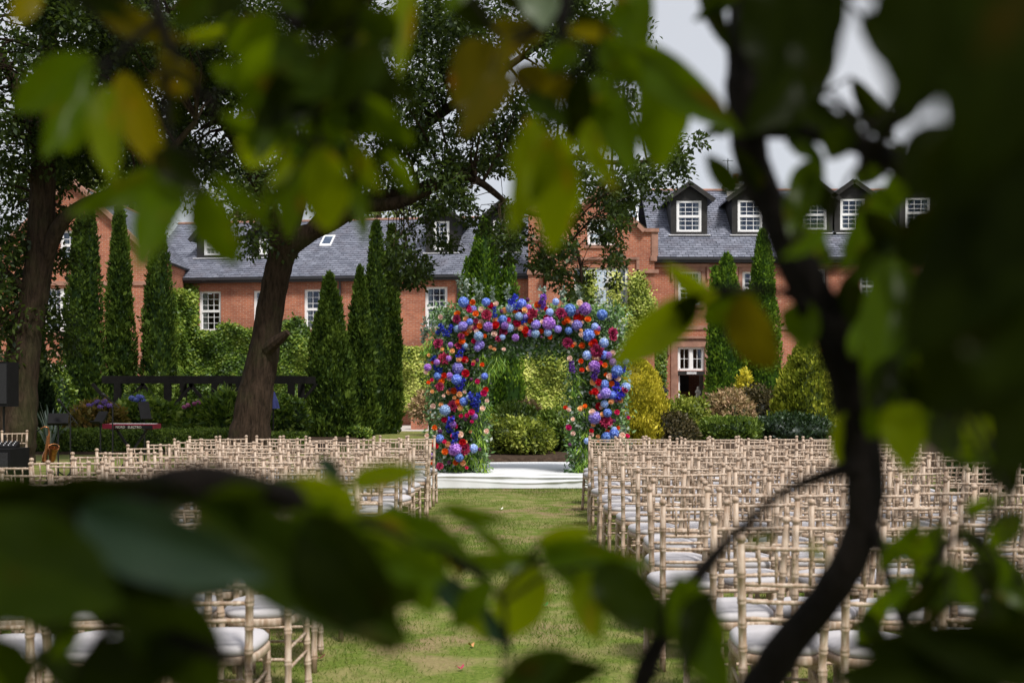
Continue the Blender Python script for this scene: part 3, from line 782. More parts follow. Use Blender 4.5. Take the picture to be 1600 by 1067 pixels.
# greenery: points through the volume of legs and top, leaves facing outward
def arch_pts(n):
    P = []
    A = []
    lw = LEG[0][1] - LEG[0][0]; hl = INZ - SZ; ht = TOPZ - INZ; wt = LEG[1][1] - LEG[0][0]
    ar = [lw * hl, lw * hl, wt * ht * 1.1]; ar = np.array(ar) / sum(ar)
    k = rng.choice(3, n, p=ar)
    for i in k:
        if i < 2: x = rng.uniform(LEG[i][0] - .02, LEG[i][1] + .02); z = SZ + rng.random() * (hl + .1)
        else: x = rng.uniform(LEG[0][0] + .02, LEG[1][1] - .02); z = INZ + rng.random() * ht
        P.append((x, z))
    return np.array(P)
def arch_edge(n, XZ):
    """push points to front / side faces of a rounded section"""
    y = AY + np.abs(rng.normal(0, .16, n)); back = rng.random(n) < .3
    y[back] = AY + .95 - np.abs(rng.normal(0, .15, int(back.sum())))
    x = XZ[:, 0] + rng.normal(0, .05, n); z = XZ[:, 1] + rng.normal(0, .05, n)
    return np.stack([x, y, np.maximum(z, SZ + .02)], 1)
cl = Cloud(); n = 26000
P = arch_edge(n, arch_pts(n)); D = rand_dir(n) * .9 + np.array([0, -.5, -.25]); N = rand_dir(n) * .7 + np.array([0, -.8, .5])
cl.leaves(P, D, N, rng.uniform(.05, .10, n), rng.uniform(.018, .04, n), rng.random(n)); fo = cl.build('greenery', M['archleaf'], arch, world=True); tag(fo, kind='stuff')
cl = Cloud(); n = 3200
P = arch_edge(n, arch_pts(n)); P[:, 1] -= .05; D = rand_dir(n) + np.array([0, -.4, 0]); N = rand_dir(n) * .5 + np.array([0, -1, .4])
cl.leaves(P, D, N, rng.uniform(.05, .075, n), rng.uniform(.035, .055, n), rng.random(n)); tag(cl.build('eucalyptus', M['paleleaf'], arch, world=True), kind='stuff')
# bright ribbon leaves hanging in fans, mostly on the inner faces
cl = Cloud()
for px, py, k in ((752, 560, 40), (770, 575, 50), (745, 600, 40), (757, 640, 45), (742, 665, 60), (750, 690, 50), (735, 715, 60), (715, 722, 40), (755, 725, 30), (700, 548, 40), (675, 535, 50), (668, 545, 30), (705, 590, 30),
                  (905, 590, 40), (898, 610, 40), (920, 560, 30), (915, 640, 30), (918, 675, 50), (908, 700, 50), (915, 720, 50), (905, 728, 40), (945, 600, 20), (775, 560, 40), (785, 568, 30), (690, 560, 30), (725, 640, 30)):
    c = at(px, py, AY - .02); 
    n = k; P = np.array(c) + rng.normal(0, .05, (n, 3)); D = rand_dir(n) * .6 + np.array([0, -.2, -.8]); N = rand_dir(n) * .5 + np.array([0, -1, .3])
    cl.leaves(P, D, N, rng.uniform(.10, .20, n), rng.uniform(.010, .018, n), rng.random(n), .05)
tag(cl.build('ribbon_leaf', M['grassbright'], arch, world=True), kind='stuff')
# sprigs rising over the top
cl = Cloud()
for px, py, h in ((722, 470, .42), (730, 468, .30), (745, 470, .35), (752, 470, .25), (770, 472, .22), (795, 470, .25), (848, 470, .2), (880, 474, .24), (905, 470, .22), (936, 476, .22), (955, 485, .2), (665, 525, .3), (660, 540, .35)):
    b = at(px, py, AY + .3); n = 26
    for _ in range(2):
        lean = np.array([random.uniform(-.35, .25), random.uniform(-.2, .2), 1.0]); tt = rng.random(n) * h
        P = np.array(b) + tt[:, None] * lean; D = rand_dir(n) + np.array([0, 0, .5]); cl.leaves(P, D, rand_dir(n) + np.array([0, -1, 0]), .06, .03, rng.random(n))
tag(cl.build('sprig', M['paleleaf'], arch, world=True), kind='stuff')

def solid_ball(r, n=8, m=5, a=0.2): return ball((0, 0, 0), r, n, m, a)
def bloom_cloud(r, dirs, L, W, lift, seed_v, squash=.85):
    n = len(dirs); c = Cloud()
    P = dirs * r * lift; N = dirs; T = unit(np.cross(dirs, rand_dir(n)))
    V, F, A = leaf_arrays(P - T * L / 2, T, N, L, W, seed_v, -.12); c.raw(V, F, A)
    return c
def fib(n):
    i = np.arange(n) + .5; ph = np.arccos(1 - 2 * i / n); th = math.pi * (1 + 5 ** .5) * i
    return np.stack([np.cos(th) * np.sin(ph), np.sin(th) * np.sin(ph), np.cos(ph)], 1)
def hydrangea_mesh(name, mat):
    c = bloom_cloud(1, unit(fib(70) + rng.normal(0, .05, (70, 3))), .46, .46, 1.0, rng.random(70)); c.solid(solid_ball(.88)); return c.mesh(name, mat)
def peony_mesh(name, mat):
    c = Cloud()
    for lay, (n, tilt, L) in enumerate(((9, .15, 1.0), (9, .5, .95), (9, .9, .85), (7, 1.25, .7), (12, .2, .8), (10, .6, .7))):
        th = np.arange(n) * 2 * math.pi / n + lay * .4 + rng.normal(0, .12, n); t = tilt + rng.normal(0, .1, n)
        D = np.stack([np.cos(th) * np.cos(t), np.sin(th) * np.cos(t), np.sin(t)], 1); N = np.stack([-np.cos(th) * np.sin(t), -np.sin(th) * np.sin(t), np.cos(t)], 1)
        c.leaves(D * .2 + rng.normal(0, .04, (n, 3)), D, N, L * .85, .55, rng.random(n), .3)
    d = unit(fib(40)); d = d[d[:, 2] > -.2]; n = len(d); c.leaves(d * .35, d + rng.normal(0, .3, (n, 3)), unit(np.cross(d, rand_dir(n))), .45, .3, rng.random(n))
    return c.mesh(name, mat)
def rose_mesh(name, mat):
    c = MB()
    def petal(a0, r0, r1, h0, h1, w, v):
        pts = []
        for j, (r_, h_) in enumerate(((r0, h0), ((r0 + r1) / 2 + .06, (h0 + h1) / 2), (r1, h1))):
            for i in range(4):
                a = a0 + (i - 1.5) / 1.5 * w; dr = -.05 if i in (0, 3) else 0
                pts.append(((r_ + dr) * math.cos(a), (r_ + dr) * math.sin(a), h_ - (.08 if i in (0, 3) and j == 2 else 0)))
        c.add(pts, [(j * 4 + i, j * 4 + i + 1, j * 4 + i + 5, j * 4 + i + 4) for j in range(2) for i in range(3)], v)
    for k in range(5): petal(k * 1.257, .35, 1.0, -.4, .25, .75, .75)
    for k in range(5): petal(k * 1.257 + .6, .25, .72, -.3, .5, .75, .5)
    for k in range(3): petal(k * 2.09 + .2, .18, .42, -.1, .68, 1.0, .3)
    c.lathe([(.01, -.5), (.5, -.3), (.55, .05), (.2, .5), (.01, .55)], 8, (0, 0, 0), .15)
    return c.mesh(name, mat)
def delph_mesh(name, mat):
    c = Cloud(); n = 60; t = rng.random(n); th = rng.random(n) * 6.28; r = .42 * (1 - t * .7)
    P = np.stack([r * np.cos(th) * .6, r * np.sin(th) * .6, -1 + 2.2 * t], 1); D = np.stack([np.cos(th), np.sin(th), np.full(n, .2)], 1)
    c.leaves(P, D, rand_dir(n), .42, .36, rng.random(n)); c.leaves(P, rand_dir(n), D, .34, .34, rng.random(n)); return c.mesh(name, mat)
BL = {}
def cols(k, mesh, name, a, b): BL[k] = (name, mesh(name, mat_petal('petal_' + k, a, b)))
cols('Hb', hydrangea_mesh, 'hydrangea', (0.07, 0.14, 0.56), (0.28, 0.42, 0.90))
cols('Hl', hydrangea_mesh, 'hydrangea', (0.20, 0.34, 0.70), (0.55, 0.68, 0.94))
cols('Hu', hydrangea_mesh, 'hydrangea', (0.18, 0.14, 0.56), (0.48, 0.42, 0.88))
cols('Hp', hydrangea_mesh, 'hydrangea', (0.20, 0.08, 0.42), (0.55, 0.30, 0.76))
cols('D', delph_mesh, 'delphinium', (0.02, 0.025, 0.35), (0.09, 0.12, 0.66))
cols('V', delph_mesh, 'delphinium', (0.08, 0.02, 0.26), (0.24, 0.12, 0.52))
cols('P', peony_mesh, 'peony', (0.16, 0.010, 0.04), (0.66, 0.08, 0.20))
cols('R', rose_mesh, 'rose', (0.40, 0.006, 0.02), (0.66, 0.025, 0.055))
cols('K', rose_mesh, 'rose', (0.50, 0.006, 0.10), (0.78, 0.05, 0.22))
cols('O', rose_mesh, 'rose', (0.70, 0.10, 0.01), (0.90, 0.24, 0.045))
cols('S', rose_mesh, 'rose', (0.66, 0.05, 0.012), (0.84, 0.12, 0.03))
cols('E', rose_mesh, 'rose', (0.75, 0.36, 0.14), (0.90, 0.60, 0.34))
cols('C', rose_mesh, 'rose', (0.76, 0.50, 0.42), (0.92, 0.78, 0.70))
cols('T', hydrangea_mesh, 'thistle', (0.10, 0.03, 0.09), (0.27, 0.11, 0.24))
RAD = dict(Hb=0.0777, Hl=0.0696, Hu=0.0760, Hp=0.0814, D=0.1040, V=0.1040, P=0.0868, R=0.0524, K=0.0489, O=0.0489, S=0.0461, E=0.0489, C=0.0497, T=0.0325)
def blooms(ox, oy, sc, txt):
    for line in txt.strip().split(';'):
        f = line.split()
        if not f: continue
        k, x, y = f[0], float(f[1]), float(f[2]); s = float(f[3]) if len(f) > 3 else 1.0
        px, py = ox + x / sc, oy + y / sc
        name, me = BL[k]; r = RAD[k] * s
        y_ = AY - .09 - random.uniform(0, .10) + (0.03 if k in ('R', 'O', 'E', 'C', 'K', 'S', 'T') else .05) * -1
        o = link(name, me, arch); w = at(px, py, y_); o.location = w - arch.location
        d = Vector((random.uniform(-.45, .45), -1, random.uniform(-.15, .6)))
        q = d.to_track_quat('Z', 'Y'); o.rotation_euler = (q.to_matrix() @ Matrix.Rotation(random.uniform(0, 6.28), 3, 'Z')).to_euler()
        if k in ('D', 'V'): o.rotation_euler = (random.uniform(-.3, .3), random.uniform(-.7, .7), random.uniform(0, 6))
        o.scale = (r, r, r)
blooms(650, 440, 6.667, '''Hb 495 215 1.1;O 592 215;Hb 730 215 .9;R 785 258 1.2;C 833 235;C 502 268;K 540 265;K 560 295;Hu 595 290 .8;O 622 335 1.05;C 680 290;P 738 350 1.15;
D 820 325 .7;E 922 300;T 890 310;Hl 978 280 .95;D 1010 205 1.0;D 1025 240 .9;Hb 1100 230 1.0;O 1035 308;E 1130 297;R 1085 320;Hl 1072 362 .95;Hu 1140 365 .7;D 1140 400 .8;O 1190 405;T 1162 190 1.1;
O 432 335 1.1;P 425 392 .9;E 522 390;Hu 490 465 1.0;Hl 432 492 .9;Hb 560 420 .7;P 625 410 .6;C 676 425 1.0;O 662 462 1.0;C 566 462 1.15;E 555 505;P 612 490 .7;Hp 752 470 1.0;R 830 455 1.25;E 828 405 1.1;
Hb 905 395 .9;Hb 870 420 .7;C 972 418;Hl 975 485 1.0;C 1032 490 .8;E 1090 485 1.0;R 1060 440 1.1;R 1138 505 1.2;R 1140 552 .8;E 1135 450 .8;P 910 520 .95;Hl 900 578 .7;C 815 545 1.0;O 718 567 .7;Hl 652 570 1.1;C 632 520 .8;
O 518 530 1.2;E 470 555 .9;O 480 622 1.15;D 345 515 .8;D 285 505 .9;D 240 515 .6;C 258 370 .9;K 606 618 .9;Hu 665 655 1.0;Hu 640 690 .8;P 440 670 .8;Hl 508 670 .7;P 235 650 1.1;E 378 722 .85;D 468 740 .9;P 290 805 1.25;
E 450 810 1.0;R 508 815 1.1;D 215 880 1.2;R 215 850 .8;S 175 838 .7;T 640 820 1.0;S 690 865 .8;Hu 435 900 1.2;C 105 940 .8;C 510 925 .7;R 518 955 1.2;Hb 715 985 .7;S 295 978 1.0;S 368 985 .7;Hb 222 985 .8;C 350 1005 1.0;Hb 425 1020 1.1;O 265 1030 1.1;K 640 1040 .9;T 575 1020 .9;S 130 1050 .7''')
blooms(820, 440, 6.667, '''O 130 245 1.2;V 180 225 1.1;Hl 322 210 .8;R 222 290 .8;Hl 258 320 .9;P 85 335 1.15;C 5 300 .8;R 230 378 1.0;O 62 412 .9;Hu 115 448 1.0;C 182 420 .8;Hp 250 435 1.3;P 378 335 1.15;Hb 468 300 1.3;Hp 628 285 1.25;C 570 222 1.1;T 545 318 1.4;R 550 372 1.35;O 600 375 .9;O 658 395 1.1;O 440 400 1.15;S 408 430 .9;C 490 430 1.0;
Hu 545 455 1.1;Hu 345 495 .8;Hl 240 530 .9;S 168 518 .9;S 265 577 .9;Hl 110 542 1.0;Hb 458 512 .8;Hb 805 345 1.1;Hl 732 470 .9;O 748 522 1.1;Hb 665 560 1.3;C 588 550 .9;P 915 535 1.1;P 915 580 .9;Hl 825 638 1.1;S 695 650 1.1;R 720 635 1.2;O 597 667 1.05;P 450 640 1.1;S 495 668 .8;P 757 718 1.35;Hl 650 768 1.1;Hb 828 765 .9;C 915 745 1.0;C 755 805 1.0;K 788 845 .8;R 880 800 1.0;
E 908 845 1.1;O 835 870 .9;S 585 828 .9;C 470 800 .9;V 490 895 .9;Hp 722 880 1.15;E 670 902 1.0;S 595 920 .9;Hb 960 930 1.2;D 935 955 .8;D 1035 915 .5;C 885 988 1.1;O 845 970 .7;V 730 975 .9;C 965 1010 1.1;R 930 1020 .9;E 712 1045 1.05;R 770 1050 1.0;Hb 835 1062 .8;S 905 1060 .9''')
blooms(650, 590, 5.617, '''D 385 75 1.1;P 205 80 .9;T 300 105 1.0;O 330 115 1.1;E 285 128 .9;E 380 145 1.0;R 610 105 .9;K 595 135 1.1;Hb 418 210 .9;D 500 200 1.1;D 545 180 .8;O 368 218 1.1;P 325 250 1.15;E 388 265 1.0;Hl 255 285 1.25;C 150 250 .9;E 220 238 .8;K 488 305 1.1;C 585 270 .9;C 622 202 .7;D 535 270 .6;
R 248 370 .9;O 315 365 1.0;D 300 410 1.2;K 350 425 .8;T 435 365 1.0;O 162 438 .9;T 210 470 1.2;Hb 208 535 .9;C 97 508 .8;E 160 560 .9;R 170 600 1.0;E 278 582 1.0;O 255 648 1.1;K 330 515 1.1;D 340 560 1.2;C 388 498 1.1;R 408 565 1.1;Hp 345 630 1.25;P 428 630 1.35;Hl 505 620 1.0;Hb 378 700 .9;T 558 628 .9;C 620 470 .9;O 142 745 .9;T 290 742 1.0;O 350 745 1.0;E 412 748 1.0''')
blooms(860, 590, 5.617, '''R 425 42 1.1;E 375 40 1.1;Hb 475 60 .9;O 538 52 1.0;C 415 98 1.0;R 390 122 1.1;S 358 130 .8;Hu 485 135 1.15;D 590 110 1.4;Hb 545 155 .9;Hl 660 85 1.1;E 535 213 1.0;T 578 205 .9;E 612 200 1.0;Hl 475 230 .9;R 430 250 1.2;E 265 272 1.0;O 305 250 .8;S 132 262 .8;C 160 280 .8;C 368 302 1.1;Hu 390 350 1.35;E 458 322 .9;Hb 500 310 .9;P 490 390 1.35;K 585 303 .9;T 560 378 .9;C 198 365 .7;K 160 437 1.0;C 200 490 .8;
O 505 480 1.0;Hb 560 490 1.0;S 595 440 .7;C 360 500 .8;E 418 515 .7;Hb 490 520 1.0;T 170 587 .9;C 632 505 1.0;K 675 510 .8;R 605 512 .8;R 360 465 .7;Hl 320 555 .7''')

# small fillers between the large heads
for q in range(78):
    k = random.choice(['C', 'K', 'E', 'T', 'Hl', 'Hp', 'K', 'Hp', 'P', 'E'])
    if q < 26: px, py = random.uniform(675, 955), random.uniform(478, 546)
    elif q < 56: px, py = random.uniform(668, 742), random.uniform(550, 735)
    else: px, py = random.uniform(925, 982), random.uniform(550, 690)
    blooms(px, py, 1, f"{k} 0 0 {random.uniform(.55, .8):.2f}")

# ------------------------------------------------------------------ chairs
def chair_meshes():
    H = 0.92; ms = {}
    def ringed(pts, r, rings, rr=1.16):
        """a pole with double bamboo rings at given fractions of its length"""
        P = [Vector(p) for p in pts]; segs = [0.0]
        for a, b in zip(P[:-1], P[1:]): segs.append(segs[-1] + (b - a).length)
        L = segs[-1]; fr = {0.0: r, 1.0: r}
        for s in segs[1:-1]: fr[s / L] = r
        for f in rings:
            for d, k in ((-.016, 1), (-.012, rr), (-.004, rr), (0, 1.02), (.004, rr), (.012, rr), (.016, 1)): fr[min(max(f + d / L, 0), 1)] = r * k
        ts = sorted(fr); out = []
        for t_ in ts:
            s = t_ * L
            for i in range(len(P) - 1):
                if s <= segs[i + 1] + 1e-9: out.append(P[i].lerp(P[i + 1], (s - segs[i]) / (segs[i + 1] - segs[i]))); break
        return out, [fr[t_] for t_ in ts]
    def pole(pts, r, rings, n=10, rr=1.16, capball=False):
        mb = MB(); p, q = ringed(pts, r, rings, rr); mb.tube(p, q, n)
        if capball:
            e = Vector(pts[-1]); mb.lathe([(r * .75, -.002), (r * .8, .006), (r * 1.25, .012), (r * 1.3, .022), (r * .9, .032), (.001, .036)], n, e)
        return mb.mesh('x', M['chair'], True)
    for s, k in ((-1, 'pl'), (1, 'pr')):
        ms[k] = pole([(s * .158, -.235, 0), (s * .154, -.195, .41), (s * .170, -.262, .885)], .0162, (.10, .26, .42, .52, .63, .74, .86), capball=True)
        ms['f' + k] = pole([(s * .172, .185, 0), (s * .164, .17, .395)], .0165, (.12, .36, .62, .85))
    ms['rails'] = []
    def yz(z): return -.195 - .067 * (z - .41) / .475
    def xs(z): return .154 + .016 * (z - .41) / .475
    for z in (.866, .722, .652, .582):
        ms['rails'].append(pole([(-xs(z) + .008, yz(z), z), (0, yz(z) - .012, z), (xs(z) - .008, yz(z), z)], .0086, (.14, .38, .62, .86), 8, 1.2))
    ms['spindles'] = [pole([(x, yz(.722) - .009, .725), (x * 1.06, yz(.866) - .01, .862)], .0060, (.3, .7), 6, 1.25) for x in (-.096, -.032, .032, .096)]
    ms['stretch'] = [pole([(s * .156, -.215, .20), (s * .168, .178, .20)], .0078, (.3, .7), 6) for s in (-1, 1)] + \
                    [pole([(s * .155, -.205, .29), (s * .166, .174, .29)], .0078, (.3, .7), 6) for s in (-1, 1)] + \
                    [pole([(-.168, .176, .245), (.168, .176, .245)], .0078, (.3, .7), 6), pole([(-.156, -.211, .245), (.156, -.211, .245)], .0078, (.3, .7), 6)]
    def outline(g):
        o = []
        for a in range(28):
            t_ = a / 28 * 2 * math.pi; c, s = math.cos(t_), math.sin(t_); e = .55
            x = abs(c) ** e * (1 if c > 0 else -1); y = abs(s) ** e * (1 if s > 0 else -1)
            w = .170 + .034 * (y + 1) / 2
            o.append((x * (w + g), y * (.195 + g) - .0))
        return o
    mb = MB(); o = outline(0); n = len(o)
    vs = [(x, y, z) for z in (.392, .398, .424, .430) for x, y in outline(0 if z in (.398, .424) else -.006)]
    fs = [(i * n + k, i * n + (k + 1) % n, (i + 1) * n + (k + 1) % n, (i + 1) * n + k) for i in range(3) for k in range(n)] + [tuple(range(n - 1, -1, -1)), tuple(3 * n + k for k in range(n))]
    mb.add(vs, fs); ms['seat'] = mb.mesh('seat', M['chair'], True)
    mb = MB(); vs = []; lay = ((-.014, .431), (-.005, .442), (-.006, .458), (-.022, .474), (-.065, .486), (-.13, .491))
    for g_, z in lay: vs += [(x, y, z) for x, y in outline(g_)]
    fs = [(i * n + k, i * n + (k + 1) % n, (i + 1) * n + (k + 1) % n, (i + 1) * n + k) for i in range(len(lay) - 1) for k in range(n)] + [tuple((len(lay) - 1) * n + k for k in range(n))]
    mb.add(vs, fs); ms['cushion'] = mb.mesh('cushion', M['cushion'], True)
    return ms
CM = chair_meshes()
def make_chair():
    t = empty('banquet_chair')
    link('seat', CM['seat'], t); link('cushion', CM['cushion'], t)
    for k in ('pl', 'pr'): link('back_post', CM[k], t); link('front_leg', CM['f' + k], t)
    link('top_rail', CM['rails'][0], t)
    for m in CM['rails'][1:]: link('back_rail', m, t)
    for m in CM['spindles']: link('spindle', m, t)
    for m in CM['stretch']: link('stretcher', m, t)
    return t
proto_chair = make_chair(); proto_parts = list(proto_chair.children); proto_used = False
def place_chair(x, y, rz, label, group, tilt=0.0):
    global proto_used
    if not proto_used: c = proto_chair; proto_used = True
    else:
        c = proto_chair.copy(); COL.objects.link(c)
        for ch in proto_parts:
            d = ch.copy(); COL.objects.link(d); d.parent = c
    c.location = (x, y, random.uniform(-.012, 0)); c.rotation_euler = (R(random.gauss(0, .7)), R(random.gauss(0, .7)), rz)
    tag(c, label, 'chair', group); return c
ORD = 'first second third fourth fifth sixth seventh eighth ninth tenth eleventh twelfth thirteenth fourteenth'.split()
ROW_Y0, PITCH = 14.65, 0.79
RIGHT_X = [1.06, .98, 1.06, .97, .93, .93, .90, .96, 1.0, 1.0, .94, .87, .95, 1.0]
for side in (1, -1):
    for r in range(14):
        rt = ROW_Y0 - PITCH * r                       # distance of the chair tops in this row
        n = 9 if side > 0 else 8
        for k in range(n):
            x = side * ((RIGHT_X[r] * .897 if side > 0 else 1.02 + random.uniform(-.03, .03)) + .172 + .40 * k) + random.uniform(-.025, .025)
            y = rt + .26 + random.uniform(-.075, .075)
            if abs(x) > 0.45 * rt + 0.75: continue
            rz = R(random.gauss(0, 6.0)) - side * R(1.5)
            rowname = 'front' if r == 0 else ('back' if r == 13 else ORD[r])
            pos = 'aisle-end seat' if k == 0 else (('outer-end seat' if k == n - 1 else ORD[k] + ' from the aisle'))
            lab = f"limewashed chair, {pos} in the {rowname} row on the {'right' if side > 0 else 'left'}"
            place_chair(x, y, rz, lab, 'limewashed chairs in rows on the lawn')
place_chair(-7.45, 17.0, R(28), 'limewashed chair set apart by the tree behind the black loudspeaker box', 'limewashed chairs in rows on the lawn')

# ------------------------------------------------------------------ band equipment at the left
def prism_stand(t, h, spread=.28):
    for k in range(3):
        a = 2 * math.pi * k / 3 + .4; mb = MB(); mb.tube([(0, 0, .22), (spread * math.cos(a), spread * math.sin(a), .012)], .011, 6); mb.build('leg', M['blackmetal'], t)
    mb = MB(); mb.tube([(0, 0, .08), (0, 0, h)], .012, 8); mb.build('pole', M['blackmetal'], t)
def music_stand(px, Y, wpx, y0, y1, turn, tilt, label):
    t = tag(empty('music_stand', (PX(px, Y), Y, 0), turn), label, 'music stand', 'music stands of the band')
    zc = (PZ(y0, Y) + PZ(y1, Y)) / 2; w = wpx / FPX * Y; h = (y1 - y0) / FPX * Y
    prism_stand(t, zc - .02)
    mb = MB(); m = Matrix.Rotation(tilt, 3, 'X'); L_ = h / max(.5, math.cos(tilt))
    def B(x0, x1, y0_, y1_, z0, z1):
        mb.hexa([tuple(m @ Vector(q) + Vector((0, 0, zc))) for q in ((x0, y0_, z0), (x1, y0_, z0), (x1, y1_, z0), (x0, y1_, z0), (x0, y0_, z1), (x1, y0_, z1), (x1, y1_, z1), (x0, y1_, z1))])
    B(-w / 2, w / 2, -.01, .008, -L_ / 2, L_ / 2); B(-w / 2, w / 2, -.07, -.011, -L_ / 2, -L_ / 2 + .012)
    mb.build('desk', M['black'], t)
    return t
music_stand(91, 18.0, 30, 646, 664, .3, R(-28), 'black music stand nearest the saxophone, its desk tilted back')
music_stand(157, 18.6, 20, 643, 662, -.5, R(-35), 'black music stand left of the red keyboard')
music_stand(226, 20.2, 18, 628, 656, .8, R(-20), 'black music stand rising behind the red keyboard')
def mic_stand(px, Y, ytop, boom, label):
    t = tag(empty('microphone_stand', (PX(px, Y), Y, 0)), label, 'microphone stand', 'microphone stands of the band')
    zt = PZ(ytop, Y); prism_stand(t, zt)
    (x0, y0), (x1, y1) = boom; a = at(x0, y0, Y) - Vector((PX(px, Y), Y, 0)); b = at(x1, y1, Y) - Vector((PX(px, Y), Y, 0))
    mb = MB(); mb.tube([a, b], .009, 6); mb.build('boom', M['blackmetal'], t)
    d = (a - b).normalized(); mb = MB(); mb.tube([a - d * .02, a + d * .12, a + d * .13, a + d * .17, a + d * .19], [.014, .017, .026, .027, .012], 10); mb.build('microphone', M['blackmetal'], t, True)
mic_stand(110, 17.8, 648, ((102, 638), (121, 662)), 'microphone stand with slanting boom left of the hydrangeas')
mic_stand(176, 18.6, 632, ((173, 626), (186, 637)), 'tall microphone stand in front of the red keyboard')
# red stage piano on a crossed stand
KY = 19.0
t = tag(empty('keyboard', (PX(206, KY), KY, 0), R(-4)), 'red stage piano on a black crossed stand in front of the shrubs', 'keyboard')
w = 82 / FPX * KY; zb, zt = PZ(669.5, KY), PZ(662, KY)
mb = MB(); mb.box(-w / 2, w / 2, -.16, .16, zb, zt); mb.build('body', M['red'], t)
mb = MB(); mb.box(-w / 2 + .2, w / 2 - .02, -.166, -.1605, zb + .004, zt - .022); mb.build('back_panel', M['black'], t)
kw = MB(); nk = 36
for k in range(nk):
    x = -w / 2 + .05 + (w - .1) * k / nk; kw.box(x, x + (w - .1) / nk - .002, .02, .155, zt - .02, zt + .002)
kw.build('keys', M['white'], t)
fc = bpy.data.curves.new('lettering', 'FONT'); fc.body = 'NORD   ELECTRO'; fc.size = .055; fc.extrude = .001
tmp = bpy.data.objects.new('tmp_text', fc); COL.objects.link(tmp); dg = bpy.context.evaluated_depsgraph_get()
me = bpy.data.meshes.new_from_object(tmp.evaluated_get(dg)); bpy.data.objects.remove(tmp); me.materials.clear(); me.materials.append(M['greystone'])
o = link('lettering', me, t); o.rotation_euler = (R(90), 0, 0); o.location = (-w / 2 + .23, -.1675, zb + .012)
for s in (-1, 1):
    mb = MB(); mb.bar((s * .30, .0 + s * .02, 0.02), (-s * .26, s * .02, zb - .03), .035, .035); mb.build('stand_leg', M['blackmetal'], t)
mb = MB()
for s in (-1, 1): mb.bar((s * .28, -.17, zb - .015), (s * .28, .17, zb - .015), .03, .025); mb.bar((s * .30, -.2, .02), (s * .30, .2, .02), .03, .03)
mb.build('stand_bar', M['blackmetal'], t)
# saxophone on its stand
SXY = 17.2
t = tag(empty('saxophone', (PX(73, SXY), SXY, 0), R(20)), 'brass saxophone standing upright beside the chairs', 'saxophone')
z0 = PZ(724, SXY); z1 = PZ(672, SXY); b = MB()
b.tube([(0.03, 0, z1), (0.035, 0, z1 - .05), (0.02, 0, (z0 + z1) / 2), (-.03, 0, z0 + .12), (-.035, 0, z0 + .05), (-.0, 0, z0), (.05, -.0, z0 + .01), (.08, -.01, z0 + .07), (.085, -.03, z0 + .16), (.10, -.06, z0 + .24)],
       [.011, .013, .024, .034, .036, .038, .042, .048, .058, .078], 12, cap=False); b.build('body', M['brass'], t, True)
b = MB(); b.tube([(.03, 0, z1), (.02, 0, z1 + .04), (-.03, 0, z1 + .055), (-.09, 0, z1 + .02)], [.011, .010, .009, .008], 8); b.build('neck', M['brass'], t, True)
b = MB(); b.tube([(-.09, 0, z1 + .02), (-.14, 0, z1 - .02)], [.010, .007], 8); b.build('mouthpiece', M['black'], t, True)
b = MB(); b.tube([(.10 + .078 * math.cos(a), -.06 + .045 * math.sin(a) , z0 + .245 + .05 * math.sin(a)) for a in [i / 16 * 2 * math.pi for i in range(17)]], .007, 6); b.build('bell_rim', M['brass'], t, True)
for k in range(9):
    f = k / 8; b = MB(); b.lathe([(.001, .008), (.018, .008), (.02, 0), (.001, 0)], 8, (0, 0, 0)); o = b.build('key', M['brass'], t); o.location = (.015 - .04 * f, -.036, z1 - .1 - (z1 - z0 - .2) * f); o.rotation_euler = (R(90), 0, 0)
b = MB(); b.tube([(0, .05, .02), (0, .05, z0 + .25)], .012, 6)
for k in range(3): b.tube([(0, .05, .1), (.22 * math.cos(k * 2.1), .05 + .22 * math.sin(k * 2.1), .012)], .01, 6)
b.bar((-.08, .04, z0 + .02), (.09, .04, z0 + .02), .02, .02); b.build('rest', M['blackmetal'], t)
# loudspeaker on a pole, sub box and small monitor
LY = 19.6
t = tag(empty('loudspeaker', (PX(6, LY), LY, 0), R(-12)), 'black loudspeaker raised on a pole in front of the leaning tree', 'loudspeaker')
z0, z1 = PZ(635, LY), PZ(566, LY); w = 40 / FPX * LY
mb = MB(); mb.hexa([(-w / 2, -.2, z0), (w / 2, -.2, z0), (w / 3, .2, z0), (-w / 3, .2, z0), (-w / 2, -.2, z1), (w / 2, -.2, z1), (w / 3, .2, z1), (-w / 3, .2, z1)]); mb.build('cabinet', M['black'], t)
mb = MB(); mb.box(-w / 2 + .02, w / 2 - .02, -.212, -.2005, z0 + .05, z1 - .03); mb.build('grille', M['grille'], t)
mb = MB(); mb.tube([(0, 0, .0), (0, 0, z0)], .018, 8); mb.build('pole', M['blackmetal'], t)
for k in range(3):
    a = 2.094 * k + .3; mb = MB(); mb.tube([(0, 0, .75), (.5 * math.cos(a), .5 * math.sin(a), .015)], .013, 6); mb.build('leg', M['blackmetal'], t)
BY = 16.6
t = tag(empty('bass_speaker', (PX(4, BY), BY, 0), R(-4)), 'low black bass loudspeaker box beside the saxophone', 'loudspeaker')
w = 56 / FPX * BY; z1 = PZ(700, BY)
mb = MB(); mb.box(-w / 2, w / 2, -.28, .28, .03, z1); mb.build('cabinet', M['black'], t)
mb = MB(); mb.box(-w / 2 + .03, w / 2 - .03, -.296, -.2805, .08, z1 - .05); mb.build('grille', M['grille'], t)
mb = MB(); mb.lathe([(.001, .006), (.018, .006), (.02, 0), (.001, 0)], 12); o = mb.build('badge', M['lead'], t); o.location = (0.06, -.297, z1 - .09); o.rotation_euler = (R(90), 0, 0)
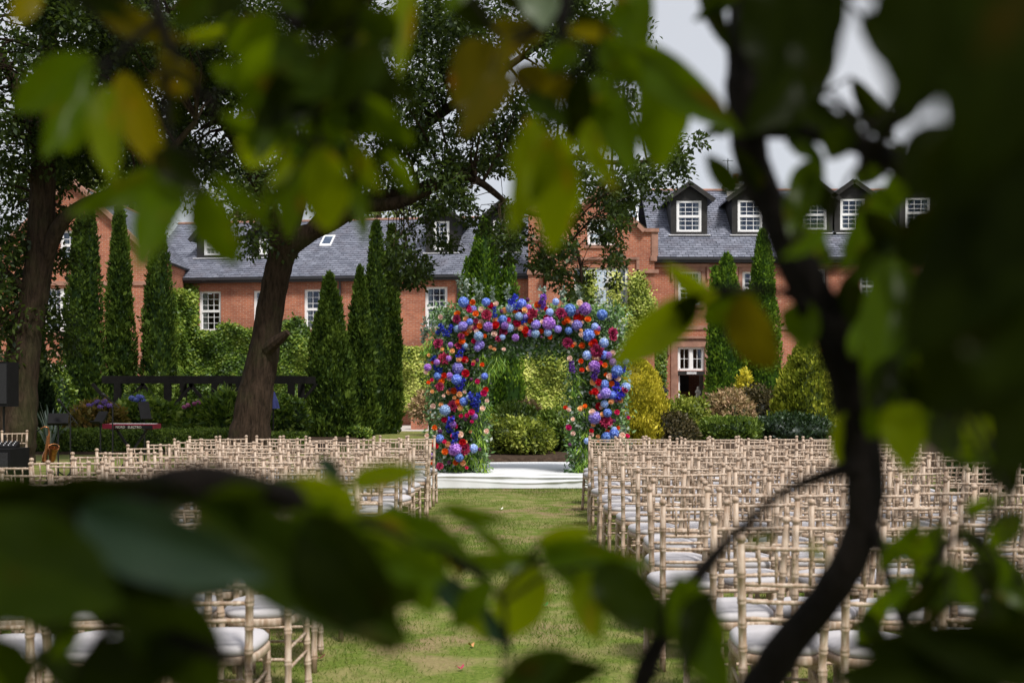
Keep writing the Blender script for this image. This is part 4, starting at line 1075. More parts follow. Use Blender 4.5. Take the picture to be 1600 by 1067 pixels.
for s in (-1, 1):
    for s2 in (-1, 1): mb = MB(); mb.lathe([(.02, 0), (.025, .03), (.001, .031)], 8, (s * (w / 2 - .06), s2 * .22, 0)); mb.build('foot', M['black'], t)
t = tag(empty('stage_monitor', (PX(12, BY + .05), BY + .05, z1 + .001), R(10)), 'small black mixer box lying on the bass loudspeaker', 'mixer')
mb = MB(); mb.hexa([(-.14, -.12, 0), (.14, -.12, 0), (.14, .12, 0), (-.14, .12, 0), (-.14, -.12, .03), (.14, -.12, .03), (.14, .12, .09), (-.14, .12, .09)]); mb.build('case', M['black'], t)
for i in range(4):
    for j in range(3): mb = MB(); mb.lathe([(.008, 0), (.007, .015), (.001, .016)], 6, (-.1 + .065 * i, -.08 + .07 * j, .04 + .0175 * (j * 1.15))); mb.build('knob', M['lead'], t)

# ------------------------------------------------------------------ garden things
# dark pergola
PY_ = 33.5
t = tag(empty('pergola', (PX(318, PY_), PY_, 0)), 'long low dark timber pergola in front of the ivy wall', 'pergola')
x0, x1 = PX(160, PY_), PX(478, PY_); zt = PZ(587, PY_); zb = PZ(599, PY_)
for dy in (0, 1.6): mb = MB(); mb.box(x0, x1, PY_ - .06 + dy, PY_ + .06 + dy, zb, zt); mb.build('beam', M['blacktimber'], t, world=True)
for k in range(13):
    x = x0 + .3 + (x1 - x0 - .6) * k / 12; mb = MB(); mb.box(x - .035, x + .035, PY_ + .0605, PY_ + 1.5395, zt - .12, zt - .02); mb.build('rafter', M['blacktimber'], t, world=True)
for px_ in (184, 262, 336, 374, 455):
    x = PX(px_, PY_)
    for dy in (0, 1.6): mb = MB(); mb.box(x - .1, x + .1, PY_ - .058 + dy, PY_ + .058 + dy, 0, zb - .002); mb.build('post', M['blacktimber'], t, world=True)
    for s in (-1, 1): mb = MB(); mb.bar((x + s * .1, PY_, zb - .75), (x + s * .75, PY_, zb - .01), .07, .09); mb.build('brace', M['blacktimber'], t, world=True)
# brick piers
def pier(px0, px1, ytop, Y, label, h0=0.0):
    x0, x1, zt = PX(px0, Y), PX(px1, Y), PZ(ytop, Y); w = x1 - x0
    t = tag(empty('brick_pier', ((x0 + x1) / 2, Y + w / 2, 0)), label, 'pier')
    mb = MB(); mb.box(x0, x1, Y, Y + w, 0, zt - .12); mb.build('shaft', M['brick'], t, world=True)
    mb = MB(); mb.box(x0 - .07, x1 + .07, Y - .07, Y + w + .07, zt - .118, zt); mb.build('cap', M['stone'], t, world=True); return t
pier(642, 667, 643, 45.0, 'square red brick pier with stone cap left of the flower arch')
pier(1448, 1478, 676, 30.0, 'short red brick pier behind the outer chairs on the right')
CY = 46.0
pr = pier(1081, 1100, 630, CY, 'brick pedestal carrying the small statue by the steps')
# statue: a small child figure in pale stone
sk = bpy.data.meshes.new('figure'); hgt = (630 - 603) / FPX * CY
J = dict(pel=(0, 0, .42), bel=(0, -.01, .52), che=(0, 0, .64), nec=(0, 0, .73), hd1=(.0, -.01, .80), hd2=(.01, -.01, .93), shl=(-.09, 0, .67), ell=(-.15, -.05, .56), hal=(-.06, -.12, .60), shr=(.09, 0, .67), elr=(.14, -.03, .55), har=(.07, -.11, .50),
         hpl=(-.06, 0, .40), knl=(-.07, -.04, .24), anl=(-.06, .01, .07), ftl=(-.06, -.07, .04), hpr=(.06, 0, .40), knr=(.07, .0, .23), anr=(.05, .03, .07), ftr=(.06, -.05, .04))
names = list(J); E = [('pel', 'bel'), ('bel', 'che'), ('che', 'nec'), ('nec', 'hd1'), ('hd1', 'hd2'), ('che', 'shl'), ('shl', 'ell'), ('ell', 'hal'), ('che', 'shr'), ('shr', 'elr'), ('elr', 'har'), ('pel', 'hpl'), ('hpl', 'knl'), ('knl', 'anl'), ('anl', 'ftl'), ('pel', 'hpr'), ('hpr', 'knr'), ('knr', 'anr'), ('anr', 'ftr')]
RR = dict(pel=.10, bel=.105, che=.10, nec=.05, hd1=.085, hd2=.075, shl=.055, ell=.042, hal=.035, shr=.055, elr=.042, har=.035, hpl=.075, knl=.055, anl=.04, ftl=.035, hpr=.075, knr=.055, anr=.04, ftr=.035)
sk.from_pydata([J[k] for k in names], [(names.index(a), names.index(b)) for a, b in E], [])
st_ = tag(empty('statue', (PX(1090.5, CY + .25), CY + .25, PZ(630, CY) + .001)), 'small pale stone statue of a child on the brick pedestal', 'statue')
fo = link('figure', sk, st_); fo.scale = (hgt, hgt, hgt); fo.location = (0, 0, .04)
md = fo.modifiers.new('skin', 'SKIN'); sd = fo.modifiers.new('sub', 'SUBSURF'); sd.levels = sd.render_levels = 2
for k, s in zip(names, sk.skin_vertices[0].data): s.radius = (RR[k], RR[k])
sk.skin_vertices[0].data[0].use_root = True
sk.materials.append(M['greystone'])
mb = MB(); mb.box(-.13, .13, -.13, .13, 0, .075); mb.build('plinth', M['greystone'], st_)
# black lantern
LY2 = 44.0
t = tag(empty('lantern_post', (PX(1037, LY2), LY2, 0)), 'black lantern post beside the golden conifer', 'lantern'); zt = PZ(603, LY2)
mb = MB(); mb.lathe([(.09, 0), (.08, .12), (.04, .2), (.035, zt - .62), (.06, zt - .58), (.03, zt - .54)], 10); mb.build('post', M['blackmetal'], t)
mb = MB()
for a in range(4):
    c_, s_ = math.cos(a * math.pi / 2 + .78), math.sin(a * math.pi / 2 + .78); mb.bar((.1 * c_, .1 * s_, zt - .53), (.15 * c_, .15 * s_, zt - .2), .018, .018)
mb.build('lantern_frame', M['blackmetal'], t)
mb = MB(); mb.lathe([(.08, zt - .52), (.125, zt - .21)], 4); mb.build('lantern_glass', M['glass'], t)
mb = MB(); mb.lathe([(.22, zt - .21), (.20, zt - .17), (.09, zt - .08), (.04, zt - .05), (.03, zt), (.001, zt + .02)], 8); mb.build('lantern_roof', M['blackmetal'], t)
# folded blue parasol beside the oak
UY = 31.0
t = tag(empty('folded_parasol', (PX(427, UY), UY, 0)), 'folded blue parasol half hidden behind the big oak trunk', 'parasol'); zt = PZ(612, UY); zb = PZ(638, UY)
mb = MB(); mb.tube([(0, 0, 0), (0, 0, zt + .05)], .022, 8); mb.build('pole', M['darkwood'], t)
mb = MB(); n = 16
prof = [(.03, zt), (.07, zt - .15), (.10, (zt + zb) / 2), (.13, zb + .05), (.14, zb)]
vs = [(r_ * (1 + .25 * (k % 2)) * math.cos(6.283 * k / n), r_ * (1 + .25 * (k % 2)) * math.sin(6.283 * k / n), z) for r_, z in prof for k in range(n)]
mb.add(vs, [(i * n + k, i * n + (k + 1) % n, (i + 1) * n + (k + 1) % n, (i + 1) * n + k) for i in range(4) for k in range(n)]); mb.build('canopy', M['bluecloth'], t)
# ------------------------------------------------------------------ columnar conifers
def conifer(name, label, cx, Y, wpx, ytop, n, mat, plumes=None, group=None, L=(.10, .20), round_=0.62, base=0.0, cat='tree', squat=0.0, zb_out=.12, lump=.08, ybase=None, trunk=True, egg=False):
    """dense upright sprays over tapered plumes (dx, height factor, width factor)"""
    X = PX(cx, Y); H = PZ(ytop, Y); w = wpx / FPX * Y / 2
    t = tag(empty(name, (X, Y, base)), label, cat, group); cl = Cloud()
    plumes = plumes or [(0, 1, 1)]; tot = sum(p[1] * p[2] for p in plumes)
    for dx, hf, wf in plumes:
        h = (H - base) * hf; ww = w * wf; m = int(n * hf * wf / tot)
        f = rng.random(m) ** 0.85; th = rng.random(m) * 2 * math.pi
        def prof(f):
          if egg: return ww * np.sqrt(np.clip(1 - ((f - .38) / .63) ** 2, 0, 1))
          return ww * np.clip((1 - f) / max(1e-3, 1 - .0), 0, 1) ** round_ * (1 - np.exp(-(f + zb_out) / .10)) * (1 - squat * (f < .2) * (.2 - f) * 3)
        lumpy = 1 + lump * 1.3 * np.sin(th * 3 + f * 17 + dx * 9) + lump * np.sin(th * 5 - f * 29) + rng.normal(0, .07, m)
        r = prof(f) * lumpy * np.where(rng.random(m) < .25, rng.uniform(.75, 1, m), 1)
        P = np.stack([X + dx * w + r * np.cos(th), Y + r * np.sin(th), base + f * h], 1)
        out = np.stack([np.cos(th), np.sin(th), np.zeros(m)], 1); tang = np.stack([-np.sin(th), np.cos(th), np.zeros(m)], 1)
        D = out * rng.uniform(.1, .8, (m, 1)) + np.array([0, 0, 1.0]) + rng.normal(0, .35, (m, 3)); N = tang * rng.choice([-1, 1], (m, 1)) * rng.uniform(.2, 1, (m, 1)) + out * .8 + rng.normal(0, .3, (m, 3))
        sz = rng.uniform(*L, m) * (1 - .35 * f) * np.where(rng.random(m) < .07, 1.7, 1)
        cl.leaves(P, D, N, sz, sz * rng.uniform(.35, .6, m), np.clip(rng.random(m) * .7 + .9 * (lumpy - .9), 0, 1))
        core = MB(); fs = np.linspace(0, .97, 12); pr = prof(fs) * .86
        core.lathe([(max(.01, float(a)), base + float(b) * h) for a, b in zip(pr, fs)], 10, (X + dx * w, Y, 0), .08); cl.solid(core)
    fo = cl.build('foliage', mat, t, world=True)
    if trunk:
        mb = MB(); mb.tube([(0, 0, -.05), (0, 0, (H - base) * .5)], [.11, .05], 8); mb.build('trunk', M['bark'], t)
    return t
LC = 'tall clipped cypress columns on the left'
conifer('cypress_tree', 'leftmost of the three tall dark cypress columns in front of the gabled wing', 130, 36.0, 66, 326, 13000, M['cypress'], [(-.12, .97, .92), (.32, 1.0, .7)], LC, round_=.45)
conifer('cypress_tree', 'middle one of the three tall cypress columns, its pointed top against the slate roof', 187, 38.5, 52, 322, 11000, M['cypress'], [(0, 1, 1)], LC, round_=.5)
conifer('cypress_tree', 'right-hand one of the three tall cypress columns beside the ivy wall', 248, 38.0, 58, 358, 11000, M['cypress'], [(0, 1, 1), (-.2, .93, .7)], LC, round_=.42)
conifer('cypress_tree', 'dark broad conifer just right of the leaning tree trunk', 50, 29.0, 66, 500, 9000, M['cypress_dark'], None, None, round_=.6)
conifer('cypress_tree', 'broad pointed green conifer in front, next to the oak trunk', 515, 36.5, 92, 428, 15000, M['cypress'], None, 'pointed conifers in the middle', round_=.72)
conifer('cypress_tree', 'slimmer pointed conifer standing close behind the broad one', 562, 38.0, 58, 418, 10000, M['cypress'], None, 'pointed conifers in the middle', round_=.68)
conifer('cypress_tree', 'tall column of dark foliage rising behind the two pointed conifers', 588, 40.0, 42, 346, 11000, M['cypress'], [(0, 1, 1), (-.3, .9, .6)], 'pointed conifers in the middle', round_=.40)
conifer('cypress_tree', 'narrow tall green column beside the red brick wall left of the arch', 612, 40.5, 30, 352, 9000, M['cypress'], None, 'pointed conifers in the middle', round_=.35)
conifer('cypress_tree', 'bright green many-plumed cypress directly behind the flower arch', 760, 36.5, 112, 342, 19000, M['cypress_bright'], [(-.05, 1, .62), (-.5, .82, .55), (.62, .84, .5), (.2, .93, .5), (-.25, .92, .5)], None, round_=.55, zb_out=.04)
conifer('cypress_tree', 'twin-tipped green cypress growing beside the open door', 1133, 44.6, 62, 398, 12000, M['cypress_bright'], [(.1, 1, .95), (-.5, .93, .5)], 'cypresses on the right', round_=.42)
conifer('cypress_tree', 'tall green cypress whose tip covers the second dormer eaves', 1192, 45.0, 62, 360, 12000, M['cypress_bright'], [(0, 1, 1)], 'cypresses on the right', round_=.48)
conifer('golden_conifer', 'egg-shaped golden yellow conifer just right of the flower arch', 987, 26.5, 100, 560, 23000, M['gold'], None, None, L=(.05, .10), round_=.46, zb_out=.03, lump=.04, cat='shrub', egg=True)
conifer('lime_conifer', 'broad yellow-green conifer behind the chairs on the right', 1262, 31.0, 122, 530, 17000, M['limeconifer'], [(0, 1, .9), (.45, .86, .6), (-.4, .78, .6)], None, L=(.09, .17), round_=.5, cat='shrub')

# ------------------------------------------------------------------ shrubs
def shrub(name, label, x0, x1, ytop, Y, mat, n=4500, L=(.06, .11), asp=.55, group=None, lobes=7, base=0.0, depth=None, cat='shrub', up=.25, flat=1.0, blooms_=None):
    X0, X1, H = PX(x0, Y), PX(x1, Y), PZ(ytop, Y) - base; cx, w = (X0 + X1) / 2, (X1 - X0) / 2; dp = depth or w * .9
    t = tag(empty(name, (cx, Y, base)), label, cat, group); cl = Cloud()
    L_ = [(cx, Y, base + H * .45, w * .8, dp * .8, H * .52)]
    for k in range(lobes):
        a = 2 * math.pi * (k + random.random() * .6) / lobes; q = random.uniform(.45, .62)
        hz = random.uniform(.30, .62); L_.append((cx + w * q * math.cos(a), Y + dp * q * math.sin(a), base + H * hz, w * (1 - q), dp * (1 - q), H * min(.36, 1 - hz)))
    ar = np.array([l[3] * l[5] for l in L_]); ar /= ar.sum()
    for l, f in zip(L_, ar):
        m = int(n * f) + 60; d = rand_dir(m); d[:, 2] = np.where(d[:, 2] < -.6, -d[:, 2], d[:, 2]); rr = np.where(rng.random(m) < .3, rng.uniform(.75, 1, m), rng.uniform(.93, 1.14, m)); rr = np.where(rng.random(m) < .05, rng.uniform(1.1, 1.3, m), rr)[:, None]
        P = np.array(l[:3]) + d * np.array(l[3:]) * rr; P[:, 2] = np.maximum(P[:, 2], base + .03)
        D = d * .7 + rand_dir(m) * .8 + np.array([0, 0, up]); N = d + rand_dir(m) * .6 + np.array([0, 0, .3]); sz = rng.uniform(*L, m) * rng.choice([.65, 1, 1, 1.35], m)
        cl.leaves(P, D, N, sz, sz * asp * rng.uniform(.8, 1.2, m), np.clip(rng.random(m) * .8 + .2 * random.random(), 0, 1))
        cl.solid(ball(l[:3], [q * .84 for q in l[3:]], 10, 6, .05))
    cl.build('foliage', mat, t, world=True)
    if blooms_:
        nm, bm, spots, r = blooms_
        for px, py in spots:
            o = link(nm, bm, t); o.location = at(px, py, Y - dp * random.uniform(.45, .75)) - Vector(t.location); o.scale = (r, r, r * .8); o.rotation_euler = (random.uniform(-.4, .4), random.uniform(-.4, .4), random.uniform(0, 6))
    mb = MB()
    for k in range(4): mb.tube([(random.uniform(-.1, .1), random.uniform(-.1, .1), -.03), (w * random.uniform(-.4, .4), dp * random.uniform(-.4, .4), H * .5)], [.02, .008], 5)
    mb.build('stem', M['bark'], t)
    return t
HV = hydrangea_mesh('hydrangea_head', mat_petal('petal_lilac', (0.20, 0.10, 0.42), (0.42, 0.28, 0.66)))
HB2 = hydrangea_mesh('hydrangea_head', mat_petal('petal_blue', (0.10, 0.12, 0.48), (0.28, 0.32, 0.72)))
HP2 = hydrangea_mesh('hydrangea_head', mat_petal('petal_rose', (0.45, 0.10, 0.25), (0.70, 0.32, 0.52)))
SB = 'shrubs in the bed behind the stage'; SL = 'shrubs in the left-hand bed'; SR = 'shrubs in the right-hand bed'
shrub('garden_shrub', 'rounded olive green shrub at the back edge of the white stage', 756, 866, 654, 22.2, M['olive'], 7000, (.05, .09), group=SB, base=.2)
shrub('garden_shrub', 'looser grey-green shrub between the olive shrub and the right arch leg', 832, 925, 640, 23.2, M['shrub'], 6000, (.05, .10), group=SB, base=.2)
shrub('garden_shrub', 'dark rounded shrub showing above the olive shrub inside the arch', 762, 846, 630, 26.5, M['shrub'], 5000, (.05, .09), group=SB, base=.2)
shrub('garden_shrub', 'low brown-leaved shrub half hidden by the left arch leg', 690, 775, 640, 25.0, M['olive'], 4000, (.05, .09), group=SB, base=.2)
shrub('garden_shrub', 'rust-tinted low shrub behind the dark rounded one in the arch', 800, 850, 628, 30.0, M['pinkshrub'], 2500, (.07, .11), group=SB, base=.2)
shrub('garden_shrub', 'olive green shrub to the right of the golden conifer', 1026, 1108, 622, 30.0, M['olive'], 6000, (.06, .10), group=SR, base=.1)
shrub('garden_shrub', 'low dark brownish shrub in front of the olive one', 1008, 1092, 646, 26.5, M['brownshrub'], 6000, (.05, .09), group=SR, base=.1)
shrub('garden_shrub', 'pink-tipped variegated round shrub right of the steps', 1104, 1180, 610, 31.0, M['pinkshrub'], 5500, (.08, .14), .35, group=SR, base=.1)
shrub('garden_shrub', 'dull purple-brown shrub left of the lime conifer', 1146, 1222, 602, 33.0, M['brownshrub'], 5500, (.06, .11), group=SR, base=.1)
shrub('garden_shrub', 'small yellow-leaved shrub at the foot of the cypresses', 1148, 1180, 578, 37.0, M['gold'], 2200, (.08, .13), group=SR, base=.1)
shrub('garden_shrub', 'low spreading dark green shrub below the pink-tipped one', 1088, 1190, 654, 28.0, M['shrub'], 6000, (.06, .11), group=SR, base=.1, up=.6)
shrub('garden_shrub', 'low bluish green juniper at the foot of the lime conifer', 1160, 1300, 648, 28.6, M['laurel'], 6000, (.06, .11), group=SR, base=.1, up=.6)
shrub('garden_shrub', 'dark evergreen bush to the right of the lime conifer', 1298, 1420, 585, 32.0, M['shrub'], 7000, (.08, .13), group=SR)
shrub('garden_shrub', 'dark laurel bush beyond the outer chairs on the right', 1490, 1690, 662, 17.0, M['laurel'], 6000, (.10, .15), group=SR)
shrub('garden_shrub', 'tall dark yew hedge mass behind the brick pier on the right', 1400, 1720, 560, 36.0, M['laurel'], 9000, (.10, .16), group=SR)
shrub('garden_shrub', 'bright green bush beside the dark conifer on the left', 58, 118, 578, 33.5, M['ivy'], 4500, (.07, .12), group=SL)
shrub('hydrangea_bush', 'yellowing hydrangea bush with purple flower heads left of the keyboard', 100, 196, 632, 29.6, M['autumn'], 6500, (.10, .16), group=SL, blooms_=('flower_head', HV, ((121, 641), (131, 638), (147, 632), (152, 628), (163, 627), (166, 632), (157, 636), (172, 634), (139, 634)), .082))
shrub('hydrangea_bush', 'green hydrangea bush with blue flower heads behind the keyboard', 172, 276, 622, 31.0, M['ivy'], 7000, (.11, .18), group=SL, blooms_=('flower_head', HB2, ((206, 622), (213, 625), (221, 621), (225, 627), (217, 620), (228, 630), (210, 628)), .088))
shrub('garden_shrub', 'glossy green bush under the pergola above the blue hydrangea', 196, 292, 592, 34.8, M['shrub'], 6000, (.09, .14), group=SL)
shrub('hydrangea_bush', 'light green bush with a few pink flower heads left of the oak trunk', 272, 352, 632, 30.5, M['ivy'], 5500, (.09, .15), group=SL, blooms_=('flower_head', HP2, ((288, 636), (294, 633), (304, 631), (310, 629), (345, 640)), .07))
shrub('garden_shrub', 'feathery bright green fern bush beside the oak trunk', 318, 392, 618, 29.6, M['ivy'], 5000, (.16, .26), .22, group=SL)
shrub('garden_shrub', 'bright green leafy bush between oak trunk and pointed conifer', 408, 482, 622, 32.5, M['ivy'], 5000, (.09, .15), group=SL)
shrub('garden_shrub', 'low green clump at the foot of the pointed conifers', 540, 580, 668, 36.0, M['ivy'], 1600, (.06, .10), group=SL)
# low clipped box hedge
def hedge(label, x0, x1, ytop, Y, depth, mat, n, L=(.04, .07)):
    X0, X1, H = PX(x0, Y), PX(x1, Y), PZ(ytop, Y); t = tag(empty('box_hedge', ((X0 + X1) / 2, Y + depth / 2, 0)), label, 'hedge'); cl = Cloud()
    m = n; P = np.stack([rng.uniform(X0, X1, m), rng.uniform(Y, Y + depth, m), rng.uniform(.02, H, m)], 1); f = rng.random(m)
    nrm = np.zeros((m, 3)); top = f < .4; fr_ = ~top & (f < .9); P[top, 2] = H + rng.normal(0, .025, top.sum()); P[fr_, 1] = Y + rng.normal(0, .03, fr_.sum()); nrm[top, 2] = 1; nrm[fr_, 1] = -1; nrm[~top & ~fr_, 0] = 1
    cl.leaves(P, rand_dir(m) + nrm * .5, nrm + rand_dir(m) * .7, rng.uniform(*L, m), rng.uniform(.025, .045, m), rng.random(m))
    b = MB(); b.box(X0, X1, Y + .06, Y + depth, 0, H - .05, .04); cl.solid(b); cl.build('foliage', mat, t, world=True)
hedge('long low clipped hedge along the front of the left-hand bed', 22, 366, 674, 27.2, .7, M['shrub'], 15000, (.05, .08))
hedge('short low hedge to the right of the oak trunk', 412, 476, 680, 27.4, .7, M['shrub'], 4000, (.05, .08))
# strap-leaved plant
t = tag(empty('strap_leaved_plant', (PX(78, 27.0), 27.0, 0)), 'pale striped strap-leaved plant behind the music stand', 'plant'); cl = Cloud(); mb = MB()
for k in range(26):
    a = random.random() * 6.28; s_ = random.uniform(.08, .5); h = random.uniform(.7, 1.35); b = Vector((PX(78, 27), 27.0, 0)); d = Vector((math.cos(a) * s_, math.sin(a) * s_, h))
    side = Vector((-math.sin(a), math.cos(a), 0)) * .03; m_ = b + d * .6; e = b + d + Vector((math.cos(a) * s_ * .3, math.sin(a) * s_ * .3, -.05))
    mb.add([b - side, b + side, m_ + side, m_ - side], [(0, 1, 2, 3)], random.random()); mb.add([m_ - side, m_ + side, e + side * .1, e - side * .1], [(0, 1, 2, 3)], random.random())
mb.build('leaves', M['paleleaf'], t, world=True)
# small red-leaved standard beside the arch
TY = 20.0
t = tag(empty('red_leaved_standard', (PX(672, TY), TY, 0)), 'small slender tree with reddish leaf tips left of the flower arch', 'tree'); cl = Cloud()
for c, r, n in ((at(664, 634, TY), .24, 500), (at(655, 642, TY), .2, 350), (at(675, 640, TY), .2, 300), (at(664, 622, TY), .16, 250)):
    d = rand_dir(n); cl.leaves(np.array(c) + d * r * rng.random((n, 1)) ** .4, d + rand_dir(n) * .7, d + np.array([0, 0, .5]) + rand_dir(n) * .5, rng.uniform(.06, .10, n), rng.uniform(.02, .035, n), rng.random(n))
cl.build('crown', M['pinkshrub'], t, world=True)
mb = MB(); mb.tube([at(673, 745, TY), at(673, 690, TY), at(671, 660, TY), at(666, 640, TY)], [.03, .026, .02, .012], 8)
for q in ((655, 642), (676, 636), (660, 626)): mb.tube([at(671, 660, TY), at(q[0], q[1], TY)], [.014, .006], 6)
mb.build('trunk', M['bark'], t, world=True)

# ------------------------------------------------------------------ climbers on the walls
def climber(name, label, fr, poly, n, mat, L=(.09, .15), thick=.35, hole=None, dens=1.0, ybump=True, cat='climbing plant'):
    """leaves over the part of the facade inside poly (picture outline of the plant on the wall)"""
    uv = [fr.hit(x, y) for x, y in poly]; us = [a for a, _ in uv]; zs_ = [b for _, b in uv]
    def inside(u, z):
        c = np.zeros(len(u), bool); j = len(uv) - 1
        for i in range(len(uv)):
            (ui, zi), (uj, zj) = uv[i], uv[j]
            k = ((zi > z) != (zj > z)) & (u < (uj - ui) * (z - zi) / ((zj - zi) if abs(zj - zi) > 1e-9 else 1e-9) + ui); c ^= k; j = i
        return c
    u = rng.uniform(min(us), max(us), n * 2); z = rng.uniform(max(0, min(zs_)), max(zs_), n * 2); jit = .12
    k = inside(u + rng.normal(0, jit, n * 2), z + rng.normal(0, jit, n * 2)); u, z = u[k], z[k]
    if hole:
        for (h0, h1, g0, g1) in hole:
            k = ~((u > h0 + .05) & (u < h1 - .05) & (z > g0 + .05) & (z < g1 - .05)); u, z = u[k], z[k]
    m = len(u); v = -.03 - thick * (.35 + .65 * (.5 + .5 * np.sin(u * 2.1 + 1) * np.sin(z * 2.7 + u))) * rng.random(m) ** .5
    o, d_, n_ = np.array(fr.o), np.array(fr.d), np.array(fr.n); P = o + u[:, None] * d_ + v[:, None] * n_; P[:, 2] = z
    out = -n_; D = rand_dir(m) * .8 + np.array([0, 0, -.8]) + out * .3; N = out + rand_dir(m) * .55 + np.array([0, 0, .45]); sz = rng.uniform(*L, m)
    nz = .5 + .5 * np.sin(u * 1.9 + 2 * np.sin(z * 1.3)) * np.sin(z * 2.3 + 1.5 * np.sin(u * .9)); cl = Cloud(); cl.leaves(P, D, N, sz, sz * .85, np.clip(rng.random(m) * .62 + .42 * nz - .04, 0, 1), -.1)
    c0 = Vector(fr.p(sum(us) / len(us), -.1, 0)); t = tag(empty(name, c0), label, cat, 'climbers on the house walls'); cl.build('foliage', mat, t, world=True)
    mb = MB()
    for q in range(5):
        a = random.uniform(min(us) + .2, max(us) - .2); mb.tube([fr.p(a, -.03, 0), fr.p(a + random.uniform(-.4, .4), -.04, (min(zs_) + max(zs_)) / 2)], [.03, .012], 6)
    mb.build('stem', M['bark'], t, world=True)
    return t
climber('ivy', 'large mass of green ivy covering the ground floor wall behind the pergola', FL, [(274, 640), (274, 462), (288, 452), (306, 462), (314, 505), (330, 522), (352, 505), (372, 512), (400, 520), (440, 505), (470, 498), (486, 520), (486, 640)], 42000, M['ivy'], (.10, .17), .55, hole=opL[:1])
climber('ivy', 'narrow green ivy sheet between the right-hand cypress column and the wall ivy', FS, [(238, 640), (238, 500), (250, 462), (276, 450), (287, 455), (287, 640)], 9000, M['ivy'], (.10, .17), .4)
climber('ivy', 'thin ivy streak under the gutter beside the right-hand cypress column', FL, [(276, 470), (276, 438), (288, 440), (300, 448), (312, 452), (308, 466), (290, 458)], 900, M['ivy'], (.08, .13), .15)
climber('variegated_shrub', 'pale variegated climber left of the arch below the sash window', FL, [(606, 640), (606, 575), (620, 550), (640, 540), (664, 545), (684, 560), (690, 640)], 7500, M['variegated'], (.09, .15), .7)
climber('ivy', 'dense variegated ivy on the wall seen through the flower arch', FC, [(806, 640), (808, 560), (815, 520), (835, 500), (870, 492), (905, 480), (912, 640)], 13000, M['variegated'], (.09, .15), .5)
climber('ivy', 'yellow-green ivy climbing round the mullioned windows of the gable', FC, [(892, 560), (900, 490), (912, 478), (917, 425), (926, 420), (930, 480), (952, 482), (956, 428), (966, 425), (968, 482), (984, 480), (985, 430), (1000, 428), (1014, 455), (1026, 480), (1010, 500), (985, 520), (985, 560)], 9000, M['variegated'], (.08, .13), .3)
climber('ivy', 'green ivy bush left of the doorway behind the golden conifer', FRt, [(975, 640), (972, 560), (985, 530), (1005, 512), (1022, 520), (1036, 545), (1040, 590), (1034, 640)], 6500, M['ivy'], (.09, .14), .6)
climber('ivy', 'dark ivy strand beside the far right ground floor window', FRt, [(1424, 640), (1428, 500), (1440, 488), (1450, 520), (1450, 570), (1446, 640)], 2500, M['shrub'], (.09, .14), .3)

